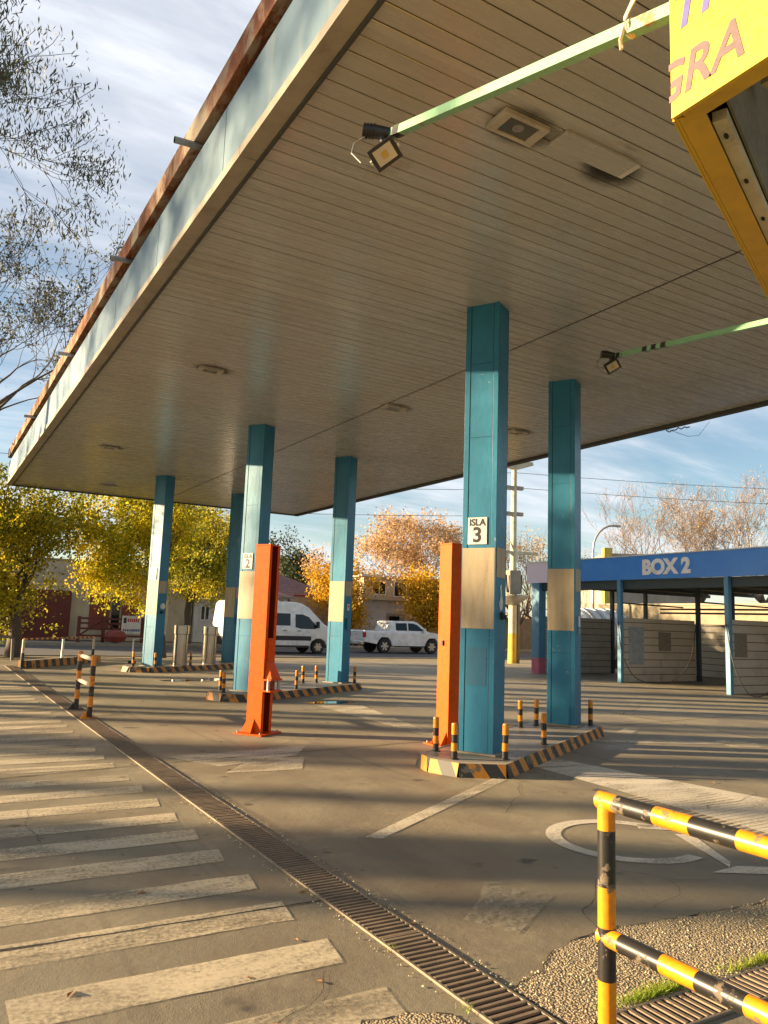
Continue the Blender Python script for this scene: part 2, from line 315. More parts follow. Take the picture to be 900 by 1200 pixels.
def tag(o, label=None, cat=None, group=None, kind=None):
    for k, v in (('label', label), ('category', cat), ('group', group), ('kind', kind)):
        if v: o[k] = v
    return o
def empty(name, loc=(0, 0, 0), rz=0.0, label=None, cat=None, group=None):
    o = bpy.data.objects.new(name, None); o.empty_display_size = 0.2; COL.objects.link(o); o.location = loc; o.rotation_euler = (0, 0, rz)
    return tag(o, label, cat, group)
def copy_tree(o, parent=None):
    c = o.copy(); COL.objects.link(c); c.parent = parent
    for ch in [x for x in ALLCH(o)]: copy_tree(ch, c)
    return c
def ALLCH(o): return [x for x in list(scene.objects) if x.parent == o]
def text_mb(mb, txt, size, mat, M, extrude=0.002, bold=0.0, shear=0.0, align='LEFT', clip=None, sx=1.0):
    cu = bpy.data.curves.new('t', 'FONT'); cu.body = txt; cu.size = size; cu.extrude = extrude; cu.offset = bold; cu.shear = shear; cu.align_x = align; cu.resolution_u = 6
    to = bpy.data.objects.new('t', cu); COL.objects.link(to); dg = bpy.context.evaluated_depsgraph_get(); dg.update()
    me = bpy.data.meshes.new_from_object(to.evaluated_get(dg)); bpy.data.objects.remove(to); bpy.data.curves.remove(cu)
    bm = bmesh.new(); bm.from_mesh(me); bpy.data.meshes.remove(me)
    if clip is not None: bmesh.ops.bisect_plane(bm, geom=bm.verts[:]+bm.edges[:]+bm.faces[:], plane_co=(clip, 0, 0), plane_no=(-1, 0, 0), clear_outer=True)
    bm.verts.index_update()
    mb.add([(v.co.x*sx, v.co.y, v.co.z) for v in bm.verts], [tuple(v.index for v in f.verts) for f in bm.faces], mat, M); bm.free()
rng = random.Random(7)

# ------------------------------------------------------------------ terrain
ROAD_Z = -0.12
g = MB(); S = 900
g.add([(-S, -S, ROAD_Z-0.03), (S, -S, ROAD_Z-0.03), (S, S, ROAD_Z-0.03), (-S, S, ROAD_Z-0.03)], [(0, 1, 2, 3)], DIRT); g.build('ground', kind='structure')
a = MB(); a.span((-30, -25, -0.14), (60, 28.2, 0.0), GROUND); a.build('concrete_apron', kind='structure')
v_ = MB(); v_.span((-90, 28.2, -0.14), (90, 30.6, -0.02), DIRT); v_.build('verge', kind='structure')
r_ = MB(); r_.span((-160, 30.75, -0.14), (160, 42.0, ROAD_Z), ASPH); r_.build('road', kind='structure')
for y0, y1 in ((30.6, 30.75), (42.0, 42.15)):
    k = MB(); k.span((-120, y0, -0.14), (120, y1, 0.02), KERB); k.build('road_kerb', kind='structure')
k = MB(); k.span((-120, 42.15, -0.14), (120, 45.0, 0.0), KERB); k.build('pavement', kind='structure')
# second road surface left of the station so light and ground carry on off frame
def sheet(name, polys, mat, z=0.004):
    mb = MB()
    for p in polys: mb.add([(x, y, z) for x, y in p], [tuple(range(len(p)))], mat)
    return mb.build(name, kind='structure')
# slab joints
J = MB()
for pts in ([(-12, 4.40), (-3, 4.42), (0.49, 4.38), (2.2, 4.345)], [(-12, 8.3), (0.82, 8.62), (2.2, 8.86)], [(-12, 13.0), (2.2, 13.2)], [(2.55, 8.9), (14, 10.2), (18, 10.6)], [(2.55, 13.2), (6, 13.1), (18, 13.6)], [(2.55, 19.2), (18, 19.0)], [(10.5, -3), (11.8, 8), (12.6, 18), (13.2, 28)]):
    for (x0, y0), (x1, y1) in zip(pts, pts[1:]):
        n = max(2, int(math.hypot(x1-x0, y1-y0)/0.12)); dx, dy = x1-x0, y1-y0; L = math.hypot(dx, dy); px_, py_ = -dy/L, dx/L
        prev = None
        for i in range(n+1):
            t = i/n; w = 0.006+0.004*rng.random()+(0.006 if rng.random() < 0.08 else 0); j = rng.uniform(-0.004, 0.004)
            A = (x0+dx*t+px_*(w+j), y0+dy*t+py_*(w+j), 0.0052); B = (x0+dx*t-px_*(w-j), y0+dy*t-py_*(w-j), 0.0052)
            if prev: J.quad(prev[1], B, A, prev[0], DARK)
            prev = (A, B)
J.build('slab_joints', kind='structure')
# crosswalk stripes
def rough_poly(x0, x1, y0, y1, sl=0.03, step=0.12, j=0.006):
    top = []; bot = []
    n = int((x1-x0)/step)+1
    for i in range(n+1):
        x = x0+(x1-x0)*i/n; top.append((x, y1+sl*(x-x0)+rng.uniform(-j, j))); bot.append((x-0.05*(i == n), y0+sl*(x-x0)+rng.uniform(-j, j)))
    return bot+top[::-1]
tops = [2.68, 3.25, 3.84, 4.44, 4.98, 5.58, 6.15, 6.70, 7.26, 7.84, 8.41]+[9.1+0.53*i for i in range(22)]
sheet('crosswalk_markings', [rough_poly(0.47 if y < 8.9 else 0.3, 1.99, y-0.285, y, 0.0 if y > 8.9 else -0.006) for y in tops], CROSS)
# worn arrow, guide lines, wheelchair bay symbol
sheet('lane_arrow_marking', [[(2.94, 8.15), (3.78, 8.05), (4.12, 8.73), (3.53, 8.85)], [(3.0, 8.5), (2.6, 9.3), (4.5, 9.5), (4.1, 8.9)]], FADED, 0.0045)
sheet('guide_line_marking', [[(3.10, 5.42), (3.2, 5.33), (5.62, 6.78), (5.5, 6.88)]], FADED, 0.005)
sheet('band_marking', [[(6.45, 7.33), (7.1, 7.62), (7.9, 3.3), (6.2, 2.6)]], SYMB, 0.0045)
hat = []
for i in range(26):
    y = 5.6-i*0.075; hat.append([(5.95, y), (7.2, y+0.02), (7.2, y+0.04), (5.95, y+0.02)])
sheet('hatch_marking', hat, FADED, 0.008)
def arc(cx_, cy_, r, a0, a1, w, n=24):
    out = []
    for i in range(n):
        t0 = R(a0+(a1-a0)*i/n); t1 = R(a0+(a1-a0)*(i+1)/n)
        out.append([(cx_+(r-w)*math.cos(t0), cy_+(r-w)*math.sin(t0)), (cx_+r*math.cos(t0), cy_+r*math.sin(t0)), (cx_+r*math.cos(t1), cy_+r*math.sin(t1)), (cx_+(r-w)*math.cos(t1), cy_+(r-w)*math.sin(t1))])
    return out
sheet('bay_symbol_marking', arc(4.98, 4.55, 0.62, 20, 285, 0.12)+[[(5.12, 3.72), (5.24, 3.80), (5.62, 4.42), (5.50, 4.50)], [(4.9, 3.70), (5.2, 3.72), (6.0, 3.25), (5.85, 3.15)], [(5.35, 4.75), (5.45, 4.85), (5.95, 4.5), (5.85, 4.4)]], SYMB, 0.0055)
sheet('faded_box_marking', [[(7.4, 9.1), (7.5, 9.25), (11.2, 7.6), (11.0, 7.45)], [(9.9, 9.2), (10.5, 9.55), (10.7, 9.4), (10.1, 9.05)], [(6.6, 9.9), (6.8, 9.8), (7.6, 13.6), (6.7, 13.9)], [(10.4, 7.5), (10.7, 8.0), (11.15, 7.85), (10.9, 7.3)]], FADED, 0.0045)
sheet('cement_patch', [[(2.80, 3.74), (2.94, 3.44), (3.55, 3.82), (3.44, 4.15), (3.3, 4.2), (3.1, 3.98)]], PATCHC, 0.005)
# exposed aggregate strip by the gratings
def noisy_edge(pts, step=0.06, j=0.018):
    out = []
    for (x0, y0), (x1, y1) in zip(pts, pts[1:]):
        n = max(1, int(math.hypot(x1-x0, y1-y0)/step))
        for i in range(n): t = i/n; out.append((x0+(x1-x0)*t+rng.uniform(-j, j), y0+(y1-y0)*t+rng.uniform(-j, j)))
    return out
north = noisy_edge([(2.50, 2.96), (2.75, 3.05), (2.95, 3.20), (3.48, 3.28), (4.1, 3.22), (4.7, 3.16), (6.0, 3.05), (8, 2.9)])
ag = MB(); ag.add([(x, y, 0.006) for x, y in north]+[(8, 2.56, 0.006), (2.50, 2.56, 0.006)], [tuple(range(len(north)+2))], AGG); ag.build('aggregate_strip', kind='structure')
north2 = noisy_edge([(0.2, 2.66), (1.4, 2.86), (1.75, 3.0), (2.0, 2.98), (2.2, 2.86)])
ag = MB(); ag.add([(x, y, 0.0062) for x, y in north2]+[(2.2, 1.6, 0.0062), (0.2, 1.6, 0.0062)], [tuple(range(len(north2)+2))], AGG); ag.build('aggregate_strip', kind='structure')
ck = MB()
for path in (north, north2):
    for (x0, y0), (x1, y1) in zip(path, path[1:]):
        w0 = 0.005*rng.random()+0.001 if rng.random() < 0.72 else 0.0004
        ck.quad((x0, y0-w0, 0.0085), (x1, y1-w0, 0.0085), (x1, y1+w0, 0.0085), (x0, y0+w0, 0.0085), DARK)
ck.build('slab_crack', kind='structure')
peb = MB()
for i in range(2600):
    if rng.random() < 0.7: x = rng.uniform(2.5, 5.2); y = rng.uniform(2.57, 3.0+0.2*min(1, (x-2.5)/0.5))
    elif rng.random() < 0.5: x = rng.uniform(0.4, 2.15); y = rng.uniform(2.1, 2.7)
    else: x = rng.uniform(2.49, 2.56) if rng.random() < .5 else rng.uniform(2.14, 2.2); y = rng.uniform(2.4, 8)
    r = rng.uniform(0.003, 0.009); a0 = rng.random()*3
    P = [(x+r*rng.uniform(.7, 1.2)*math.cos(a0+k*1.257), y+r*rng.uniform(.7, 1.2)*math.sin(a0+k*1.257), 0.005) for k in range(5)]+[(x, y, 0.005+r*0.9)]
    peb.add(P, [(k, (k+1) % 5, 5) for k in range(5)], rng.choice((AGG, KERB, WOOD)))
peb.build('loose_gravel', kind='stuff', label='loose pale gravel along the drain and broken slab', cat='gravel')
lf = MB()
LEAFD = worn('dry_leaf', (0.30, 0.15, 0.05), 0.8)
for i in range(240):
    x = rng.uniform(-1, 14); y = rng.uniform(2.8, 26); r = rng.uniform(0.015, 0.035); a0 = rng.random()*6.3; z = 0.006
    P = [(x+r*math.cos(a0), y+r*math.sin(a0), z), (x+.45*r*math.cos(a0+1.6), y+.45*r*math.sin(a0+1.6), z+rng.random()*.015), (x-r*math.cos(a0), y-r*math.sin(a0), z), (x-.45*r*math.cos(a0+1.6), y-.45*r*math.sin(a0+1.6), z+rng.random()*.01)]
    lf.add(P, [(0, 1, 2, 3)], LEAFD)
lf.build('fallen_leaves', kind='stuff', label='small dry brown leaves scattered over the concrete', cat='leaves')

# ------------------------------------------------------------------ drain gratings
def grate(root_name, x0, y0, x1, y1, w, pitch, label, ymin=None):
    root = empty(root_name, (x0, y0, 0), math.atan2(y1-y0, x1-x0), label, 'drain grate'); L = math.hypot(x1-x0, y1-y0)
    fr = MB()
    for s_ in (-1, 1): fr.span((0, s_*w/2-0.008 if s_ < 0 else w/2-0.008, 0.001), (L, s_*w/2+0.008 if s_ < 0 else w/2+0.008, 0.014), IRONE)
    fr.build('grate_frame', root, 0.002)
    b = MB(); b.span((0, -w/2+0.012, 0.0022), (L, w/2-0.012, 0.0034), DARK); b.build('channel', root)
    sl = MB(); x = 0.02; i = 0
    while x < L-0.02:
        sl.box((x, 0, 0.009+rng.uniform(-.0015, .0015)), (pitch*0.42, w-0.02, 0.011), IRON, rng.uniform(-.02, .02)); x += pitch; i += 1
        if i % 27 == 0: sl.box((x-pitch*.5, 0, 0.0095), (0.010, w-0.026, 0.013), IRON)
    o = sl.build('slats', root)
    return root
grate('drain_grate', 2.345, 1.2, 2.345, 25.0, 0.25, 0.046, 'long rusty slotted drain grating running beside the crosswalk')
grate('drain_grate', 2.62, 2.47, 7.5, 2.47, 0.21, 0.046, 'short slotted drain grating under the yellow and black handrail')

# ------------------------------------------------------------------ canopy
X0, X1, Y0, Y1, H = 2.17, 12.30, -3.0, 28.0, 5.68
XS = 7.12
can = empty('station_canopy', (5.9, 15.3, 0), 0, 'huge flat filling station canopy with plank ceiling on six teal columns', 'canopy')
def under(parent, o): o.parent = parent; o.matrix_parent_inverse = Matrix.Translation(-parent.location) if False else o.matrix_parent_inverse; return o
def cbuild(mb, name, parent=can, **k):
    M = Matrix.Translation(-Vector(can.location)); mb.v = [tuple(M @ Vector(p)) for p in mb.v]; return mb.build(name, parent, **k)
pl = MB(); pitch_p = 0.1755; y = Y0
while y < Y1-0.01:
    ye = min(y+pitch_p-0.009, Y1); dz_ = rng.uniform(-0.0012, 0.0012)
    for xa, xb in ((X0+0.03, XS-0.014), (XS+0.014, X1-0.03)):
        z0 = H+dz_+rng.uniform(-0.0008, 0.0008); z1 = H+dz_+rng.uniform(-0.0008, 0.0008); c = 0.006
        P = [(xa, y, z0+c), (xb, y, z1+c), (xb, y+c, z1), (xa, y+c, z0), (xb, ye-c, z1), (xa, ye-c, z0), (xb, ye, z1+c), (xa, ye, z0+c)]
        pl.add(P, [(1, 0, 3, 2), (2, 3, 5, 4), (4, 5, 7, 6)], CEIL)
    y += pitch_p
cbuild(pl, 'ceiling_planks')
bk = MB(); bk.span((X0, Y0, H+0.014), (X1, Y1, H+0.05), worn('ceiling_groove', (0.09, 0.08, 0.065), 0.9)); bk.span((X0, Y0, H+0.051), (X1, Y1, H+1.1), worn('roof_core', (0.2, .19, .17), .8)); cbuild(bk, 'ceiling_backing')
fs = MB()
# lower trim (aluminium angle): its underside shows as a pale band beside a dark slot
TRB = worn('edge_trim_beige', (0.34, 0.30, 0.23), 0.5, amt=0.3, scale=3)
GAPM = worn('dark_edge_angle', (0.05, 0.055, 0.05), 0.6)
fs.span((X0-0.005, Y0, H-0.045), (X0+0.028, Y1+0.02, H+0.03), GAPM)
yy = Y0
while yy < Y1:
    ye = min(yy+3.05, Y1+0.16); fs.span((X0-0.17, yy, H-0.03), (X0-0.006, ye-0.006, H+0.06), TRB); yy += 3.05
fs.span((X0, Y1, H-0.045), (X1+0.1, Y1+0.03, H+0.03), GAPM); fs.span((X0, Y1+0.031, H-0.03), (X1+.1, Y1+0.16, H+0.06), TRB)
fs.span((X1, Y0, H-0.06), (X1+0.12, Y1, H+0.03), GAPM)
cbuild(fs, 'edge_trim', bevel=0.004)
pn = MB(); yy = Y0
while yy < Y1:
    ye = min(yy+2.42, Y1+0.16); pn.span((X0-0.15, yy, H+0.062), (X0-0.11, ye-0.016, H+0.745), FASC); yy += 2.42
xx = X0-0.15
while xx < X1: xe = min(xx+2.4, X1+.15); pn.span((xx, Y1+0.12, H+0.062), (xe-0.008, Y1+0.15, H+0.745), FASC); xx += 2.4
pn.span((X1+0.1, Y0, H+0.04), (X1+0.13, Y1+.12, H+0.745), FASC)
cbuild(pn, 'fascia_panels')
rt = MB(); rt.span((X0-0.10, Y0, H+0.75), (X0, Y1+.05, H+0.885), DARK)
yy = Y0
while yy < Y1:
    ye = min(yy+3.9, Y1+0.2); zz = rng.uniform(-.01, .012); rt.span((X0-0.20+rng.uniform(-.008, .008), yy, H+0.89+zz), (X0+0.05, ye-0.012, H+1.17+zz), RUST); yy += 3.9
rt.span((X0, Y1+0.05, H+0.865), (X1, Y1+0.2, H+1.15), RUST)
cbuild(rt, 'rusted_coping', bevel=0.006)
for yy in (7.6, 10.8, 15.6, 21.4):
    sp = MB(); sp.tube([(X0-0.40, yy, H+0.84), (X0-0.1, yy, H+0.86)], 0.036, GALV, 10, False); sp.tube([(X0-0.40, yy, H+0.84), (X0-0.1, yy, H+0.86)], 0.030, DARK, 10, False); cbuild(sp, 'drain_spout')

# columns
ISL = [((5.91, 7.62), 3), ((5.88, 15.35), 2), ((5.86, 22.95), 1)]
UD = Vector((math.cos(R(30)), math.sin(R(30)), 0)); VD = Vector((-math.sin(R(30)), math.cos(R(30)), 0))
CW, CD = 0.44, 0.34
def frame_at(o): return Matrix.Translation((o[0], o[1], 0)) @ Matrix.Rotation(R(30), 4, 'Z')
def column(o, num, back):
    T = frame_at(o)
    c = MB(); z0 = 0.145
    c.span((-CD/2, -CW/2, z0), (CD/2, CW/2, H+0.01), TEAL, T)
    # corner strips and cladding seams on the broad faces
    for sgn in (-1, 1):
        x = sgn*(CD/2+0.006)
        c.span((min(x, sgn*CD/2+0), -CW/2-0.002, z0), (max(x, sgn*CD/2), -CW/2+0.065, H), TEAL, T)
        c.span((min(x, sgn*CD/2+0), CW/2-0.065, z0), (max(x, sgn*CD/2), CW/2+0.002, H), TEAL, T)
    col = cbuild(c, 'column', bevel=0.004)
    sm = MB()
    for y in (-CW/2+0.068, CW/2-0.068): sm.span((-CD/2-0.0025, y-0.003, z0), (-CD/2-0.001, y+0.003, H), DARK, T)
    for z in (1.25, 3.95, 4.9): sm.span((-CD/2-0.0022, -CW/2+.07, z), (-CD/2-0.0008, CW/2-0.07, z+0.004), DARK, T)
    cbuild(sm, 'cladding_seam', col)
    ft = MB(); ft.span((-CD/2-0.05, -CW/2-0.05, 0.142), (CD/2+0.05, CW/2+0.05, 0.152+0.01), KERB, T); cbuild(ft, 'footing', col, bevel=.004)
    pt = MB(); pt.span((-CD/2-0.0085, -CW/2+0.012, 1.60), (-CD/2-0.0067, CW/2-0.008, 2.57), BEIGE, T); cbuild(pt, 'bare_panel', col, label='beige unpainted panel on the broad face')
    pt = MB(); pt.span((-CD/2+0.02, -CW/2-0.006, 2.22), (CD/2-0.03, -CW/2-0.0025, 2.58), BEIGE, T); cbuild(pt, 'bare_panel', col, label='short beige unpainted panel on the narrow face')
    if not back:
        p = MB(); Pm = T @ Matrix.Translation((-CD/2-0.010, 0.02, 0)) @ Matrix(((0, 0, -1, 0), (-1, 0, 0, 0), (0, 1, 0, 0), (0, 0, 0, 1)))
        # local plate axes: x to the reader's right, y up, z out of the face
        p.span((-0.125, 2.615, 0.0), (0.125, 2.945, 0.004), WHT, Pm)
        text_mb(p, 'ISLA', 0.115, INK, Pm @ Matrix.Translation((0, 2.845, 0.005)), 0.001, 0.004, 0, 'CENTER', sx=1.0) if num != 1 else None
        text_mb(p, str(num), 0.255, INK, Pm @ Matrix.Translation((0, 2.645, 0.005)), 0.001, 0.007, 0, 'CENTER')
        cbuild(p, 'number_plate', col, label='white plate reading %s' % ('1' if num == 1 else 'ISLA %d' % num))
    j = MB()
    if num == 3 and not back:
        j.box((0.04, -CW/2-0.02, 1.76), (0.07, 0.045, 0.09), BPL, 0, T); j.box((0.05, -CW/2-0.04, 1.75), (0.04, 0.05, 0.05), BPL, 0, T)
        jj = MB()
        poly = [(-0.05, 1.9), (0.0, 2.0), (-0.03, 2.12), (0.03, 2.14), (0.045, 2.0), (0.08, 1.93), (0.06, 1.84), (0.0, 1.82)]
        jj.add([(x, -CW/2-0.0045, z) for x, z in poly], [tuple(range(len(poly)))], WHT, T); cbuild(jj, 'torn_sticker', col)
        cbuild(j, 'switch_box', col, bevel=.004)
        dp = MB(); dp.span((-CD/2-0.0035, -0.12, 0.93), (-CD/2-0.0015, 0.13, 1.38), mk_column('column_blue_repaint', (0.035, 0.15, 0.25), (0.028, 0.12, 0.2)), T); cbuild(dp, 'repainted_panel', col, label='darker blue repainted square')
    elif num == 3:
        j.box((0.03, -CW/2-0.012, 1.75), (0.07, 0.02, 0.17), WHT, 0, T); j.box((0.03, -CW/2-0.012, 1.6), (0.05, 0.02, 0.08), GALV, 0, T); cbuild(j, 'notice', col)
    elif back:
        j.box((0.0, -CW/2-0.012, 1.95), (0.09, 0.02, 0.16), WHT, 0, T); j.box((0.0, -CW/2-0.013, 1.97), (0.05, 0.023, 0.05), REDL, 0, T); cbuild(j, 'notice', col)
        j = MB(); j.box((0, -CW/2-0.03, 1.55), (0.14, 0.06, 0.26), TEAL, 0, T); cbuild(j, 'junction_box', col, bevel=.005)
    else:
        j.tube([T @ Vector((0.02, -CW/2-0.001, 1.85)), T @ Vector((0.02, -CW/2-0.05, 1.85))], 0.085, WHT, 16); cbuild(j, 'round_dial', col)
        j = MB(); j.box((0.02, -CW/2-0.03, 1.68), (0.09, 0.06, 0.08), BPL, 0, T); cbuild(j, 'switch_box', col)
for o, num in ISL:
    column(o, num, False); ob = Vector((o[0], o[1], 0))+UD*3.4; column((ob.x, ob.y), num, True)

# ceiling fittings
LG = worn('fixture_grey', (0.48, 0.45, 0.38), 0.5, amt=0.3)
SOOT = None
def mk_soot():
    N = NT('soot_stain'); n = N.noise(3, 5, 0.7); s = N.n('ShaderNodeVectorMath', operation='LENGTH'); N.l(N.map((1/0.42, 1/0.3, 0)), s.inputs[0])
    f = N.math('MULTIPLY', N.ramp(N.math('ADD', s.outputs['Value'], N.math('MULTIPLY', n, 0.6)), 0.6, 1.25, 1, 0), 0.8)
    N.set((0.05, 0.042, 0.03), 0.7); t = N.n('ShaderNodeBsdfTransparent'); mx = N.n('ShaderNodeMixShader'); N.l(f, mx.inputs[0]); N.l(t.outputs[0], mx.inputs[1]); N.l(N.p.outputs[0], mx.inputs[2]); N.l(mx.outputs[0], N.out.inputs[0]); return N.m
SOOT = mk_soot()
def stain(x, y, parent, dx=0.0, dy=0.0):
    s_ = MB(); s_.quad((-.45, -.3, 0), (-.45, .3, 0), (.45, .3, 0), (.45, -.3, 0), SOOT); o = s_.build('soot_stain', parent); o.location = (dx, dy, -0.0035); return o
def ceil_light(x, y, w, d, label, kind=0):
    root = empty('ceiling_light', (x, y, H-0.002), 0, label, 'ceiling light', 'light fittings recessed in the canopy ceiling')
    f = MB()
    f.span((-w/2, -d/2, -0.045), (w/2, -d/2+0.035, 0), LG); f.span((-w/2, d/2-0.035, -0.045), (w/2, d/2, 0), LG)
    f.span((-w/2, -d/2+0.035, -0.044), (-w/2+0.08, d/2-0.035, 0), LG); f.span((w/2-0.08, -d/2+0.035, -0.044), (w/2, d/2-0.035, 0), LG)
    f.build('frame', root, 0.004)
    g_ = MB(); g_.span((-w/2+0.08, -d/2+0.035, -0.030), (w/2-0.08, d/2-0.035, -0.02), worn('fixture_glass', (0.10, 0.10, 0.085), 0.12, amt=0.3)); g_.build('glass', root)
    b_ = MB(); b_.lathe([(0.01, -0.034), (0.04, -0.033), (0.05, -0.031)], GALV, 12); b_.build('lamp', root)
    stain(x, y, root, 0.05, 0.0); return root
ceil_light(3.78, 4.52, 0.46, 0.26, 'nearest square ceiling light, between the floodlight arm and the columns')
ceil_light(3.72, 12.2, 0.40, 0.24, 'ceiling light left of the isla 2 column, inside a brown soot stain')
ceil_light(3.6, 19.7, 0.40, 0.24, 'ceiling light far left, beyond the sooty middle one')
ceil_light(4.75, 25.8, 0.40, 0.24, 'small ceiling light above the yellow trees, nearest the far corner')
ceil_light(7.34, 12.3, 0.46, 0.30, 'square ceiling light straddling the long ceiling seam')
ceil_light(10.35, 12.3, 0.40, 0.26, 'ceiling light between the two columns of island three')
cp = empty('ceiling_cover_plate', (4.66, 4.45, H-0.004), 0, 'bare rectangular cover plate with sooty edges beside the nearest ceiling light', 'cover plate')
q = MB(); q.span((-0.52, -0.115, -0.03), (0.30, 0.115, 0), CEIL); q.build('plate', cp, 0.003)
q = MB(); q.span((0.30, -0.10, -0.022), (0.36, 0.12, 0), WHT); q.build('end_clip', cp); stain(0, 0, cp, 0.12, 0.0); stain(0, 0, cp, 0.2, 0.1)
# loose wiring at the far edge
wr = MB(); rr = random.Random(3)
P0 = Vector((12.35, 10.15, 5.62)); pts = [P0+Vector((0.02*math.sin(i), -0.06*i, -0.03-0.05*abs(math.sin(i*1.3)))) for i in range(10)]
wr.tube(pts, 0.012, BPL, 5); wr.tube([P0, P0+Vector((0, -.5, -.25)), P0+Vector((0, -.75, -.28)), P0+Vector((0, -1.0, -.05))], 0.004, BPL, 4)
wr.build('loose_cable', label='loose black cable tangle hanging from the far right canopy edge', cat='cable')

# ------------------------------------------------------------------ pump islands
ISP = [(-0.60, -0.54), (3.62, -0.54), (3.78, -0.38), (3.78, 0.55), (-0.55, 0.55), (-0.80, 0.28), (-0.87, -0.10)]
def striped_kerb(mb, poly, z0, z1, th, per=0.34, lean=0.10, batter=0.04):
    """kerb face made of slanted yellow and black panels following the outline"""
    n = len(poly)
    area = sum(poly[i][0]*poly[(i+1) % n][1]-poly[(i+1) % n][0]*poly[i][1] for i in range(n))
    if area < 0: poly = poly[::-1]
    acc = 0.0
    for i in range(n):
        a_, b_ = Vector(poly[i]), Vector(poly[(i+1) % n]); e = b_-a_; L = e.length; d = e/L; nrm = Vector((d.y, -d.x))
        cnt = max(1, round(L/(per/2))); w = L/cnt
        for k in range(cnt+1):
            s0, s1 = k*w, (k+1)*w
            t0 = max(0, min(L, s0-lean)); t1 = max(0, min(L, s1-lean)); b0 = min(L, s0); b1 = min(L, s1)
            if b1-b0 < 1e-4 and t1-t0 < 1e-4: continue
            V = [(*(a_+d*b0+nrm*batter), z0), (*(a_+d*b1+nrm*batter), z0), (*(a_+d*t1), z1), (*(a_+d*t0), z1)]
            f = (0, 1, 2, 3) if b1-b0 > 1e-4 else (0, 2, 3)
            mb.add(V, [f], YEL2 if (k+i) % 2 else BLK2)
    inn = [Vector(p) for p in poly]; c = sum(inn, Vector((0, 0)))/n
    mb.add([(*p, z1) for p in inn]+[(*(p+(c-p).normalized()*th), z1) for p in inn], [(i, (i+1) % n, n+(i+1) % n, n+i) for i in range(n)], KERB)
SLAB = worn('island_slab', (0.24, 0.215, 0.175), 0.5, amt=0.5, scale=2.5, bump=0.15)
def island(o, label):
    root = empty('pump_island', (o[0], o[1], 0), R(30), label, 'pump island', 'kerbed pump islands under the canopy')
    k = MB(); striped_kerb(k, ISP, 0.0, 0.145, 0.12); k.build('striped_kerb', root)
    s = MB(); c = Vector((1.4, 0)); s.prism([tuple(Vector(p)+(c-Vector(p)).normalized()*0.11) for p in ISP], 0.02, 0.141, SLAB); s.build('slab', root)
    return root
island(ISL[0][0], 'nearest kerbed pump island, with the ISLA 3 column and black and yellow kerb')
island(ISL[1][0], 'middle kerbed pump island, with the ISLA 2 column behind the open orange lift post')
island(ISL[2][0], 'farthest kerbed pump island, carrying the two steel cylinders')
# bollards
def make_bollard():
    b = MB(); r = 0.036; z = 0.0
    for i, (h, m) in enumerate(((0.09, BLK), (0.09, YEL), (0.09, BLK), (0.11, YEL))): b.tube([(0, 0, z), (0, 0, z+h)], r, m, 14, i in (0, 3)); z += h
    b.lathe([(r*1.02, 0.38), (r*0.95, 0.392), (r*.5, 0.397)], YEL, 14)
    b.lathe([(0.055, 0), (0.055, 0.008), (0.036, 0.012)], BLK, 14)
    return b.build('bollard', smooth=True)
proto = make_bollard()
BP = [(-0.28, 0.46, 'left of the front column on'), (-0.64, 0.06, 'at the nose tip of'), (-0.26, -0.40, 'at the near front corner of'), (2.57, 0.42, 'on the far side of'), (2.95, 0.30, 'against the rear column of'), (1.16, -0.40, 'midway on the near side of'), (3.62, -0.36, 'at the rear end of')]
names = {3: 'nearest island', 2: 'middle island', 1: 'farthest island'}
first = True
for o, num in ISL:
    for u, v, where in BP:
        b = proto if first else proto.copy()
        if not first: COL.objects.link(b)
        first = False
        p = Vector((o[0], o[1], 0.141))+UD*u+VD*v; b.location = p; b.rotation_euler = (rng.uniform(-.02, .02), rng.uniform(-.02, .02), rng.random())
        tag(b, 'black and yellow bollard %s the %s' % (where, names[num]), 'bollard', 'striped bollards on the pump islands')
# steel cylinders
def cyl(x, y, h, label):
    root = empty('steel_bin', (x, y, 0.141), 0, label, 'steel bin', 'tall steel cylinders on the farthest island')
    b = MB(); b.lathe([(0.215, 0), (0.215, h-0.26), (0.20, h-0.25)], STEEL, 28); b.build('body', root, smooth=True)
    c = MB(); c.lathe([(0.20, h-0.25), (0.24, h-0.245), (0.24, h), (0.225, h+0.005), (0.2, h-0.01)], STEEL, 28); c.build('lid_collar', root, smooth=True)
cyl(6.72, 23.15, 1.17, 'shiny steel cylinder right beside the column numbered 1'); cyl(7.83, 23.85, 1.15, 'shiny steel cylinder nearer the rear column of the farthest island')

